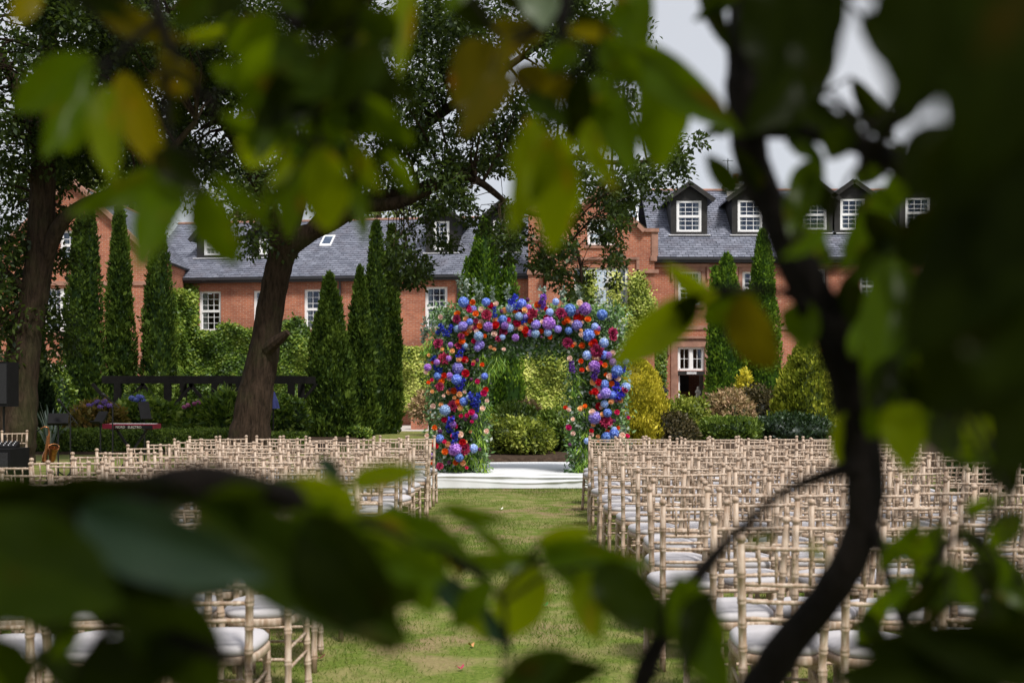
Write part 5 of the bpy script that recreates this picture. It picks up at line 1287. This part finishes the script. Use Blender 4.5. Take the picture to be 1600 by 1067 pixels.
# ------------------------------------------------------------------ big trees
def tree(name, label, Y, trunk, limbs, regions, mat, leaf=(.09, .14), per=130, clump=.45, ydepth=2.6, seed=3, bark='bark', cat='tree', twigs=True):
    """trunk / limbs: picture columns, rows and radius (px) at distance Y; regions: (x, y, rx, ry, clumps)"""
    rs = random.Random(seed); sc = Y / FPX
    base = at(trunk[0][0], trunk[0][1], Y); t = tag(empty(name, (base.x, Y, 0)), label, cat)
    def path(pts, off):
        P = []; 
        for i, q in enumerate(pts): f = i / max(1, len(pts) - 1); P.append((at(q[0], q[1], Y) + Vector((0, off * f ** 1.2, 0)), q[2] * sc))
        # smooth
        out = []; n = len(P)
        for i in range(n - 1):
            p0, p1, p2, p3 = P[max(i - 1, 0)][0], P[i][0], P[i + 1][0], P[min(i + 2, n - 1)][0]
            for k in range(5):
                u = k / 5; out.append((.5 * ((2 * p1) + (p2 - p0) * u + (2 * p0 - 5 * p1 + 4 * p2 - p3) * u * u + (3 * p1 - p0 - 3 * p2 + p3) * u ** 3), P[i][1] * (1 - u) + P[i + 1][1] * u))
        out.append(P[-1]); return out
    mb = MB(); tp = path(trunk, 0)
    tp = [(p, r * (1 + .04 * rs.uniform(-1, 1))) for p, r in tp]; g = tp[0]
    tp = [(Vector((g[0].x - .1, Y, -.1)), g[1] * 1.35)] + tp if g[0].z > .1 else tp
    mb.tube([p for p, _ in tp], [r for _, r in tp], 56, ridge=.05); tr = mb.build('trunk', M[bark], t, True, world=True)
    nodes = [(p, r) for p, r in tp[len(tp) // 2:]]
    for i, (pts, off) in enumerate(limbs):
        lp = path(pts, off); mb = MB(); mb.tube([p for p, _ in lp], [r for _, r in lp], 10); mb.build('limb', M[bark], t, True, world=True); nodes += lp
    cl = Cloud(); tw = MB(); NP = np.array([list(p) for p, _ in nodes])
    for (x, y, rx, ry, n, *sc_) in regions:
        for _ in range(n):
            a, q = rs.random() * 6.283, rs.random() ** .5
            c = at(x + rx * q * math.cos(a), y + ry * q * math.sin(a), Y); c.y += rs.uniform(-ydepth, ydepth)
            if c.z < 1.6: continue
            s_f = sc_[0] if sc_ else 1.0
            k = int(((NP - np.array(c)) ** 2).sum(1).argmin()); b = Vector(NP[k]); mid = b.lerp(c, .55) + Vector((rs.uniform(-.2, .2), rs.uniform(-.2, .2), rs.uniform(-.05, .3)))
            if twigs and (c - b).length < 2.4: tw.tube([b, b.lerp(mid, .5) + Vector((rs.uniform(-.08, .08), rs.uniform(-.1, .1), .06)), mid, c], [min(nodes[k][1] * .5, .045 * s_f ** 2), .03 * s_f ** 2, .018 * s_f ** 1.5, .006], 5, cap=False)
            m = int(per * s_f ** 1.4); s = clump * s_f * rs.uniform(.7, 1.3); d = rand_dir(m); r = rng.random((m, 1)) ** .5 * s
            P = np.array(c) + d * r * np.array([1, 1, .7]); D = d * .6 + rand_dir(m) * .7 + np.array([0, 0, -.25]); N = rand_dir(m) * .7 + np.array([0, 0, 1.0]); sz = rng.uniform(*leaf, m)
            cl.leaves(P, D, N, sz, sz * .55, np.clip(rng.random(m) * .8 + rs.random() * .2, 0, 1))
    cl.build('crown', mat, t, world=True)
    if twigs: tw.build('twigs', M[bark], t, world=True)
    return t
BYo = 26.0
tB = tree('oak_tree', 'big leaning oak with a thick forked trunk in front of the ivy wall', BYo,
     [(388, 712, 35), (392, 670, 30), (401, 610, 26), (413, 545, 23), (424, 470, 20), (437, 410, 20.5), (449, 368, 26)],
     [([(445, 385, 22), (428, 340, 14), (413, 300, 12), (385, 235, 13), (340, 165, 11), (295, 100, 8), (240, 20, 5)], -1.0),
      ([(452, 380, 22), (490, 362, 14), (525, 348, 12), (565, 326, 11), (620, 322, 10), (665, 305, 9), (705, 287, 9), (745, 290, 6), (790, 325, 4)], -.8),
      ([(540, 340, 11), (575, 308, 9), (640, 297, 8), (700, 270, 6), (780, 240, 5), (870, 235, 5), (960, 245, 4), (1045, 240, 3)], .8),
      ([(448, 370, 18), (470, 300, 11), (505, 200, 11), (545, 90, 8), (570, -30, 6)], .6),
      ([(485, 365, 14), (560, 270, 11), (650, 190, 9), (750, 110, 7), (850, 30, 5)], 1.8),
      ([(790, 325, 4), (830, 335, 4), (880, 355, 3), (905, 420, 2.5), (900, 480, 2)], -.8)],
     [(320, 120, 170, 130, 62), (560, 80, 190, 120, 66), (770, 70, 160, 120, 58), (900, 40, 60, 90, 22), (700, 200, 130, 80, 26), (660, 262, 110, 40, 12), (645, 395, 44, 46, 16, .6), (695, 335, 44, 46, 10, .6), (800, 380, 22, 40, 9, .6), (745, 320, 60, 26, 8, .6),
      (872, 398, 36, 40, 18, .55), (903, 468, 14, 48, 9, .5), (930, 312, 60, 44, 14, .8), (957, 390, 16, 56, 11, .5), (1000, 275, 50, 46, 15, .75), (1046, 252, 20, 24, 5, .6), (480, 290, 90, 50, 14), (230, 250, 110, 60, 18), (330, 270, 60, 50, 10), (410, 375, 26, 40, 4), (560, 200, 120, 60, 17), (900, 190, 90, 80, 15), (970, 130, 25, 90, 5)],
     M['oak'], per=190, clump=.54, seed=5, leaf=(.10, .16))
# sawn stub on the trunk
stub = MB(); stub.tube([at(418, 545, BYo - .25), at(436, 530, BYo - .45), at(450, 519, BYo - .55)], [.16, .12, .07], 9); stub.build('stub', M['bark'], tB, world=True)
tA = tree('oak_tree', 'dark leaning tree at the left edge beside the loudspeaker', 23.0,
     [(12, 712, 42), (20, 670, 36), (29, 600, 28), (41, 520, 23), (57, 440, 20), (64, 360, 20), (67, 290, 19), (70, 200, 17), (74, 80, 14), (84, -60, 10)],
     [([(62, 420, 17), (82, 380, 13), (104, 346, 11), (140, 322, 9), (200, 300, 8), (260, 260, 6), (320, 200, 4)], -.6),
      ([(68, 260, 14), (40, 180, 10), (-10, 90, 8), (-60, 20, 6)], .8), ([(70, 180, 12), (130, 110, 9), (210, 40, 7), (300, -40, 5)], .8), ([(50, 470, 8), (20, 430, 6), (-15, 400, 4)], -.5)],
     [(70, 90, 190, 150, 95), (130, 235, 95, 60, 22), (10, 270, 50, 100, 24), (5, 420, 42, 80, 20), (18, 480, 36, 60, 10), (240, 60, 130, 90, 42), (30, 530, 36, 50, 8), (360, 40, 90, 70, 22)],
     M['oak'], per=200, clump=.50, seed=9, leaf=(.10, .155))
for i, (x, y, rx, ry, n, lab) in enumerate(((110, 300, 100, 60, 40, 'leafy tree behind the gabled wing'), (215, 300, 80, 50, 34, 'rounded light green tree behind the junction of wing and long roof'), (372, 318, 60, 46, 26, 'low light green tree showing over the slate roof behind the oak fork'), (590, 318, 90, 50, 30, 'far tree over the roof behind the horizontal oak limbs'))):
    tree('background_tree', lab, 66.0, [(x, 680, 9), (x + 4, 480, 8), (x, 330, 6)], [([(x, 400, 5), (x - rx * .5, y, 2)], 0), ([(x, 380, 5), (x + rx * .5, y - 10, 2)], 1)], [(x, y, rx, ry, n)], M['fartree'], (.24, .36), 90, 1.15, 2.5, 20 + i, twigs=False)

# ------------------------------------------------------------------ grass blades, litter
n = 240000
P = np.stack([rng.uniform(-4.5, 4.5, n), 4.2 + 14.2 * rng.random(n) ** 1.15, np.zeros(n)], 1)
k = np.abs(P[:, 0]) < .47 * P[:, 1] + .3; P = P[k]
pat = np.sin(P[:, 0] * 2.3 + np.sin(P[:, 1] * 1.3) * 2) * np.sin(P[:, 1] * 1.9 + np.sin(P[:, 0] * 1.7) * 1.5)
k = rng.random(len(P)) < np.clip(.70 + .6 * pat, .10, 1); P = P[k]; pat = pat[k]; n = len(P)
cl = Cloud(); D = rand_dir(n) * .75 + np.array([0, 0, 1.0]); D[:, 2] = np.abs(D[:, 2])
cl.leaves(P, D, rand_dir(n), rng.uniform(.012, .04, n) * (1 + .5 * np.clip(pat, 0, 1)), rng.uniform(.003, .006, n), np.clip(rng.random(n) * .8 + .15 - .2 * pat, 0, 1), .02)
tag(cl.build('grass', M['blade']), kind='stuff')
def litter(name, label, px, py, col, s, group=None):
    Y = FPX * EYE / (py - HY); o_ = MB(); q = []
    for k in range(8):
        a = 6.283 * k / 8; r = s * (1 + .3 * math.sin(k * 2.3)); q.append((r * math.cos(a), r * .6 * math.sin(a), .012 + .012 * math.cos(2 * a)))
    o_.add(q + [(0, 0, .006)], [(k, (k + 1) % 8, 8) for k in range(8)]); o = o_.build(name, plain(name + '_skin', col, .7)); o.location = (PX(px, Y), Y, .012); o.rotation_euler = (.2, .1, px); tag(o, label, name.split('_')[-1], group)
litter('fallen_petal', 'bright pink petal lying on the lawn near the bottom edge', 720, 1048, (.42, .03, .10), .020)
litter('fallen_petal', 'white petal on the grass in the middle of the aisle', 826, 966, (.75, .72, .68), .028)
litter('fallen_leaf', 'small green leaf lying flat on the aisle grass', 852, 949, (.05, .25, .06), .026)
litter('fallen_petal', 'orange-brown petal on bare earth left of the pink one', 736, 1012, (.5, .25, .1), .022)
litter('fallen_leaf', 'dry brown leaf lying next to the left chair legs', 500, 1032, (.13, .05, .03), .03)
litter('fallen_petal', 'tiny pale petal in the green grass near the stage', 783, 797, (.8, .78, .7), .03)
# ------------------------------------------------------------------ the near branches the picture looks through
def leaf_shape(seed, curl, wave):
    rs = random.Random(seed); nl, ns = 14, 6; V = []; F = []
    for i in range(nl + 1):
        t_ = i / nl; w = (t_ ** .62) * ((1 - t_) ** .80) * 1.0; w = w / .437 * .5
        if t_ > .84: w *= .90
        for j in range(ns + 1):
            s = (j / ns - .5) * 2
            z = .16 * abs(s) ** 1.3 * w + curl * (t_ - .3) ** 2 * -1 + wave * math.sin(t_ * 14 + s * 1.5 + seed) * abs(s) * w
            V.append((s * w + .05 * math.sin(t_ * 3 + seed) * t_, t_, z))
    for i in range(nl):
        for j in range(ns): a = i * (ns + 1) + j; F.append((a, a + 1, a + ns + 2, a + ns + 1))
    return np.array(V), np.array(F)
LEAFMAT = dict(
    g=mat_big_leaf('green_leaf', (0.030, 0.058, 0.0015), (0.052, 0.092, 0.002), (0.13, 0.07, 0.004), (0.145, 0.215, 0.0012), .50, .006),
    b=mat_big_leaf('bright_leaf', (0.060, 0.095, 0.0015), (0.11, 0.145, 0.002), (0.26, 0.13, 0.004), (0.34, 0.415, 0.0012), .60, .006),
    d=mat_big_leaf('deep_shade_leaf', (0.007, 0.012, 0.001), (0.013, 0.020, 0.0015), (0.025, 0.018, 0.002), (0.022, 0.030, 0.001), .40, .002),  # shade of the crowded leaf masses put into the colour and low translucency
    y=mat_big_leaf('yellow_leaf', (0.13, 0.115, 0.002), (0.20, 0.155, 0.003), (0.32, 0.11, 0.004), (0.36, 0.29, 0.0015), .55, .006),
    o=mat_big_leaf('olive_leaf', (0.055, 0.052, 0.002), (0.095, 0.072, 0.003), (0.20, 0.065, 0.004), (0.15, 0.12, 0.0015), .50, .006),
    k=mat_big_leaf('shaded_leaf', (0.016, 0.030, 0.002), (0.028, 0.046, 0.003), (0.04, 0.03, 0.003), (0.05, 0.075, 0.001), .45, .004),  # mid-dark copy of the green leaf, with shade put into its colour
    t=mat_big_leaf('teal_sheen_leaf', (0.010, 0.028, 0.012), (0.02, 0.045, 0.02), (0.02, 0.03, 0.012), (0.02, 0.045, 0.008), .25, .03, .5),  # bluish sheen put into the leaf colour
    p=mat_big_leaf('grey_sheen_leaf', (0.09, 0.13, 0.07), (0.16, 0.21, 0.12), (0.18, 0.18, 0.1), (0.18, 0.24, 0.08), .35, .06, .5))  # greyish sheen put into the leaf colour
LM = {}
for k, m in LEAFMAT.items():
    for q in range(3):
        V, F = leaf_shape(q * 7 + 1, (.12, .30, -.10)[q], (.03, .05, .07)[q]); LM[k, q] = np_mesh('leaf', V, F, m, smooth=True)
class Branch:
    def __init__(s, name, label, cat, base):
        s.t = tag(empty(name, base), label, cat); s.b = Vector(base); s.pts = []; s.n = 0
    def limb(s, pts, part='stem', mat='twigbark'):
        """pts: column, row, distance, diameter in px at that distance"""
        P = [(at(x, y, d), w / 2 / FPX * d) for x, y, d, w in pts]; out = []; n = len(P)
        for i in range(n - 1):
            p0, p1, p2, p3 = P[max(i - 1, 0)][0], P[i][0], P[i + 1][0], P[min(i + 2, n - 1)][0]
            for k in range(6):
                u = k / 6; out.append((.5 * ((2 * p1) + (p2 - p0) * u + (2 * p0 - 5 * p1 + 4 * p2 - p3) * u * u + (3 * p1 - p0 - 3 * p2 + p3) * u ** 3), (P[i][1] * (1 - u) + P[i + 1][1] * u) * random.uniform(.93, 1.07)))
        out.append(P[-1]); mb = MB(); mb.tube([p for p, _ in out], [r for _, r in out], 10); mb.build(part, M[mat], s.t, True, world=True); s.pts += out
    def leaf(s, x0, y0, x1, y1, w, k, d, dd=None):
        d1 = d + (dd if dd is not None else random.uniform(-.10, .10) * d); B = at(x0, y0, d); T = at(x1, y1, d1); D = T - B; L = D.length; D.normalize()
        view = (Vector((0, 0, EYE)) - (B + T) / 2).normalized(); N = (view + Vector((random.uniform(-.35, .35), random.uniform(-.2, .2), random.uniform(-.35, .35)))).normalized()
        X = D.cross(N).normalized(); N = X.cross(D); W = w / FPX * (d + d1) / 2 * 1.05; s.n += 1
        m = Matrix(((X.x * W, D.x * L, N.x * L, 0), (X.y * W, D.y * L, N.y * L, 0), (X.z * W, D.z * L, N.z * L, 0), (0, 0, 0, 1))); m.translation = B - s.b
        o = link('leaf', LM[k, random.randrange(3)], s.t); o.matrix_local = m
        if s.pts:
            q = min(s.pts, key=lambda a: (a[0] - B).length); g = (q[0] - B).length
            if g > .004: pt = MB(); pt.tube([q[0], q[0].lerp(B, .5) + Vector((0, 0, .1 * g)), B], [min(q[1], .0025), .0016, .0011], 5); pt.build('leaf_stalk', M['twigbark'], s.t, world=True)
        return o
    def leaves(s, txt, d0):
        for line in txt.strip().split(';'):
            f = line.split()
            if len(f) < 6: continue
            s.leaf(*[float(a) for a in f[:5]], f[5], float(f[6]) if len(f) > 6 else d0 * random.uniform(.9, 1.1))
    def done(s): pass

b1 = Branch('leafy_branch', 'blurred leafy branch hanging over the upper left, with yellowing drooping leaves', 'branch', at(250, -160, .85))
b1.limb([(250, -160, .85, 26), (240, -40, .85, 20), (260, 60, .84, 17), (300, 130, .84, 14), (340, 175, .84, 9)]); b1.limb([(250, 30, .85, 14), (200, 70, .82, 9), (165, 100, .80, 6)]); b1.limb([(255, 100, .84, 12), (262, 190, .8, 9), (280, 260, .78, 8), (310, 280, .77, 5)])
b1.limb([(430, -140, .85, 22), (450, -20, .84, 18), (470, 80, .82, 14), (490, 170, .80, 11), (500, 225, .79, 8)]); b1.limb([(475, 110, .82, 10), (530, 170, .8, 8), (560, 240, .8, 5)])
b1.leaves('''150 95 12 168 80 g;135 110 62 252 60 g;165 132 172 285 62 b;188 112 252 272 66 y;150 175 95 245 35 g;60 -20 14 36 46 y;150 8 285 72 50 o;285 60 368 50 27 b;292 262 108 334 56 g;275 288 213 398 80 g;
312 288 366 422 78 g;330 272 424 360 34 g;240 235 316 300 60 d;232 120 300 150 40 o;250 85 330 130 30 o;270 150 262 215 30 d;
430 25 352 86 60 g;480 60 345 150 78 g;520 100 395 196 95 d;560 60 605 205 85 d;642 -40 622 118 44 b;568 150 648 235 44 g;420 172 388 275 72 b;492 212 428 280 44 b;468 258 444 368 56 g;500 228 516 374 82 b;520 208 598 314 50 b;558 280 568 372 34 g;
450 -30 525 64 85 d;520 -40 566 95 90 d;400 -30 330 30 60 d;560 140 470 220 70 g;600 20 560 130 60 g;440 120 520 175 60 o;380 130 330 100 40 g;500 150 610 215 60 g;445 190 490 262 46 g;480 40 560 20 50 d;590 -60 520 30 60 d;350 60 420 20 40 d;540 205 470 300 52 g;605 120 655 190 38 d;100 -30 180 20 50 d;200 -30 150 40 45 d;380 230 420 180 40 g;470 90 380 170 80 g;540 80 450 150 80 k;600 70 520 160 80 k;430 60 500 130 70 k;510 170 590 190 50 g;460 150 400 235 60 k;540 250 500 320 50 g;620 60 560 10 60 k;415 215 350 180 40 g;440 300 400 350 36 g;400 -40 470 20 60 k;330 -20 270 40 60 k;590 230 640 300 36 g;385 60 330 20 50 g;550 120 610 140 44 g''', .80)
b1.done()
b2 = Branch('leafy_branch', 'blurred sprig in the upper middle with broad bright green and orange-tinged leaves', 'branch', at(905, -180, .9))
b2.limb([(905, -180, .9, 24), (890, -60, .9, 20), (880, 40, .88, 16), (865, 130, .86, 12), (850, 195, .85, 8)]); b2.limb([(882, 20, .88, 12), (820, 60, .86, 9), (780, 75, .85, 6)]); b2.limb([(880, 60, .88, 12), (930, 90, .87, 9), (1000, 95, .86, 7), (1040, 98, .86, 5)])
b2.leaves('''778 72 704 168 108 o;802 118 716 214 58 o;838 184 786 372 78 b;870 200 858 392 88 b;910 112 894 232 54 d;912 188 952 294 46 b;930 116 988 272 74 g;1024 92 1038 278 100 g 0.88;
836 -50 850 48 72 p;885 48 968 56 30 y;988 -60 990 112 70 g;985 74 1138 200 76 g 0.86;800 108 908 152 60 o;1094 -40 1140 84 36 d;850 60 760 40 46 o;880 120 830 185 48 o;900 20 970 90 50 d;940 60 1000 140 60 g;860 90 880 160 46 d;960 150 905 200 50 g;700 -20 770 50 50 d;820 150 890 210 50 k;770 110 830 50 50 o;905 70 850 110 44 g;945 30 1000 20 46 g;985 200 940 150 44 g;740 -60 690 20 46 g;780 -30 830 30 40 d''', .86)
b2.done()
b3 = Branch('young_tree', 'dark curving stem close to the camera on the right with many shaded leaves', 'tree', at(1130, 1500, .92))
b3.limb([(1100, 1500, .92, 60), (1145, 1180, .92, 66), (1215, 1030, .92, 64), (1290, 935, .92, 60), (1335, 860, .92, 58), (1352, 770, .92, 62), (1340, 660, .93, 66), (1312, 560, .93, 62), (1275, 460, .93, 56), (1225, 360, .94, 52), (1180, 270, .94, 58), (1166, 180, .94, 62), (1164, 80, .95, 60), (1172, -60, .95, 56)], 'trunk')
b3.limb([(1350, 730, .92, 34), (1300, 738, .9, 24), (1220, 772, .88, 14), (1150, 832, .86, 15), (1095, 895, .84, 26), (1050, 965, .82, 32), (1005, 1060, .80, 36), (985, 1150, .8, 38)]); b3.limb([(1160, 200, .94, 36), (1260, 205, .88, 34), (1360, 232, .82, 38), (1440, 285, .78, 36), (1540, 350, .75, 34), (1660, 420, .72, 34)])
b3.limb([(1172, 270, .94, 24), (1215, 400, .9, 18), (1262, 500, .9, 18), (1318, 600, .92, 22)]); b3.limb([(1352, 790, .92, 26), (1375, 850, .9, 18), (1395, 930, .88, 18), (1420, 1000, .86, 14)]); b3.limb([(1160, 40, .95, 40), (1230, -20, .85, 36), (1320, -90, .8, 34)])
b3.limb([(1300, 520, .93, 26), (1250, 470, .9, 14), (1180, 450, .88, 10), (1120, 465, .86, 7)]); b3.limb([(1540, 350, .75, 22), (1480, 450, .74, 14), (1440, 520, .73, 10)]); b3.limb([(1400, 1010, .86, 14), (1470, 860, .85, 12), (1530, 840, .85, 9)]); b3.limb([(1352, 250, .82, 24), (1420, 160, .7, 18), (1500, 60, .6, 16)])
b3.limb([(1340, 640, .92, 22), (1400, 620, .85, 12), (1500, 640, .8, 8)])
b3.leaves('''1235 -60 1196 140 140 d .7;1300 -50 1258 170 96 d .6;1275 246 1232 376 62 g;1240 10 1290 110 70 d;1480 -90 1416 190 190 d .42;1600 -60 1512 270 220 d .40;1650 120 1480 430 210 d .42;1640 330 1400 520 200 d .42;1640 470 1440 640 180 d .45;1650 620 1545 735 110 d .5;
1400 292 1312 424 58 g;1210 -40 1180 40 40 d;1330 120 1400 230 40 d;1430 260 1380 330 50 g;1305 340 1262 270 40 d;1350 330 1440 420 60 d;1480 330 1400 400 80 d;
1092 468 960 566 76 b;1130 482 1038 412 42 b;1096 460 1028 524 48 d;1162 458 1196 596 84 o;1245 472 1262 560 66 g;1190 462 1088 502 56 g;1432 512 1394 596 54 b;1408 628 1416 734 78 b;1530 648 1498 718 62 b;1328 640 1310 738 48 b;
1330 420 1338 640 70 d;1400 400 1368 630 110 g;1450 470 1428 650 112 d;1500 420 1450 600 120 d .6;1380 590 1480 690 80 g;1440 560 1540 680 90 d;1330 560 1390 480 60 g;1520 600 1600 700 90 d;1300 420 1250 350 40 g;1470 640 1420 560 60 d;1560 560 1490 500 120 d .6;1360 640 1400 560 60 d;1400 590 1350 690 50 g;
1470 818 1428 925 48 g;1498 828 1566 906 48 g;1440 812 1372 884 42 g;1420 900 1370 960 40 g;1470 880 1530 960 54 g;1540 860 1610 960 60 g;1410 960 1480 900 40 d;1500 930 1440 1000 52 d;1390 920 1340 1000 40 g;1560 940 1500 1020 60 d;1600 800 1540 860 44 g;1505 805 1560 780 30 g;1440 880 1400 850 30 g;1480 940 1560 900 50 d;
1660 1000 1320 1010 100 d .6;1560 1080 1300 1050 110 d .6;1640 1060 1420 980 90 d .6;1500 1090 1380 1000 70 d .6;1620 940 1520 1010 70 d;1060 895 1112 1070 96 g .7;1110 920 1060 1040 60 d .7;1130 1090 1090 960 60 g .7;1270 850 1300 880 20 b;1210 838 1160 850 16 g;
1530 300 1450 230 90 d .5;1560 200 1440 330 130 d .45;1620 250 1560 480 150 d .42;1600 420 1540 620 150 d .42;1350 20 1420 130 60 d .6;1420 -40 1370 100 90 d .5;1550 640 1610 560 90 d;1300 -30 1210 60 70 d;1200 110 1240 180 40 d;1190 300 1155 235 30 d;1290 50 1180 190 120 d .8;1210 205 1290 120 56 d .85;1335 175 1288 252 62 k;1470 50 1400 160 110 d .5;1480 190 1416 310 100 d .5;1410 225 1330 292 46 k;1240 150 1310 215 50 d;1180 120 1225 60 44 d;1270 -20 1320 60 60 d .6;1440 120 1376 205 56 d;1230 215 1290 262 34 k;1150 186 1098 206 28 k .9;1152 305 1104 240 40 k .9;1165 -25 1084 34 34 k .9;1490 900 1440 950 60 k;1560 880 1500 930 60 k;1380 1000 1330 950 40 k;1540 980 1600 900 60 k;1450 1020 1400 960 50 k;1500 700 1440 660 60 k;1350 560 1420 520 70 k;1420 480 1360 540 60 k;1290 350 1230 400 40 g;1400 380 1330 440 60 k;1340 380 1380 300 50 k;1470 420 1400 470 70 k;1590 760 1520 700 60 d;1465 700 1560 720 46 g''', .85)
b3.done()
b4 = Branch('leafy_branch', 'very close dark bough across the lower left with big shadowed leaves', 'branch', at(-420, 860, .59))
b4.limb([(-420, 860, 0.590, 120), (-120, 815, 0.590, 105), (60, 800, 0.590, 85), (200, 775, 0.590, 70), (330, 752, 0.614, 60), (440, 775, 0.661, 46), (540, 815, 0.732, 32), (640, 855, 0.802, 22), (760, 890, 0.850, 14), (860, 880, 0.873, 9)]); b4.limb([(60, 805, 0.590, 60), (140, 920, 0.566, 44), (240, 985, 0.566, 34), (340, 1020, 0.566, 24), (420, 1060, 0.566, 20)]); b4.limb([(440, 780, 0.661, 28), (500, 760, 0.732, 18), (545, 752, 0.779, 9)])
b4.limb([(640, 855, 0.802, 14), (700, 870, 0.826, 10), (780, 930, 0.826, 8), (790, 1000, 0.826, 7)])
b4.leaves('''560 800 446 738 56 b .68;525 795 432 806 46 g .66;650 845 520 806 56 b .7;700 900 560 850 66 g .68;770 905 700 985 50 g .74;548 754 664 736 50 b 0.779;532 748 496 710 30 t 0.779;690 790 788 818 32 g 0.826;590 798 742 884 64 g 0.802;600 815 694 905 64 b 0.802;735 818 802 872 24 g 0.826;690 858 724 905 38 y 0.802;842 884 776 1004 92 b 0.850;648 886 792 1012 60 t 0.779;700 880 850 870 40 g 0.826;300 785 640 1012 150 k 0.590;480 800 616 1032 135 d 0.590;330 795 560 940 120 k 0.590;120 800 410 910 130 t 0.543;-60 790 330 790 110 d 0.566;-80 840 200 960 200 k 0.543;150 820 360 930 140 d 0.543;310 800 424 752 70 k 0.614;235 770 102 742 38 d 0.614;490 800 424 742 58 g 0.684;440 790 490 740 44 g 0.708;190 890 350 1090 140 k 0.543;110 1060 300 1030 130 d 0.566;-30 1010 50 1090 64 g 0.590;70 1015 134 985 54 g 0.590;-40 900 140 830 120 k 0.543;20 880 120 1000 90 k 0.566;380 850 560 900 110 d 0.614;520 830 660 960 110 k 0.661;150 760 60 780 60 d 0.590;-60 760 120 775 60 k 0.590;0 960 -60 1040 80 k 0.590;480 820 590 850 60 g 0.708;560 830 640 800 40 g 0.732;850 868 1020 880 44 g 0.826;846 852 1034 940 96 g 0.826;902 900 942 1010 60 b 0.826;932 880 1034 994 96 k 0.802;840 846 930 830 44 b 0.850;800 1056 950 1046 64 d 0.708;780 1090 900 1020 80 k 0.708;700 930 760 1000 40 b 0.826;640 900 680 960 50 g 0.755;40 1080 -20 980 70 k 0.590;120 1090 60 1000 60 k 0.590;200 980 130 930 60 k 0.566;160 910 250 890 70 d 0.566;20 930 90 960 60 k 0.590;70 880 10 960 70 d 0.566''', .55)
b4.done()
# unseen leaf canopy added above and behind the camera to shade the near branches
b3.limb([(1172, -60, .95, 56), (1120, -700, 1.0, 50), (700, -1900, 1.1, 40)], 'limb')  # out-of-view limb added to carry the shading canopy
cl = Cloud(); n = 9000
P = np.stack([rng.uniform(-4, 4, n), rng.uniform(-4.5, .6, n), rng.uniform(2.4, 4.6, n)], 1); k = (P[:, 2] - EYE) > .36 * np.maximum(P[:, 1], 0) + .85; P = P[k]; n = len(P)
cl.leaves(P, rand_dir(n) + np.array([0, 0, -.4]), rand_dir(n) * .6 + np.array([0, 0, 1.0]), rng.uniform(.09, .15, n), rng.uniform(.045, .07, n), rng.random(n)); cl.build('crown', M['shrub'], b3.t, world=True)  # the added shading canopy, parented to the young tree
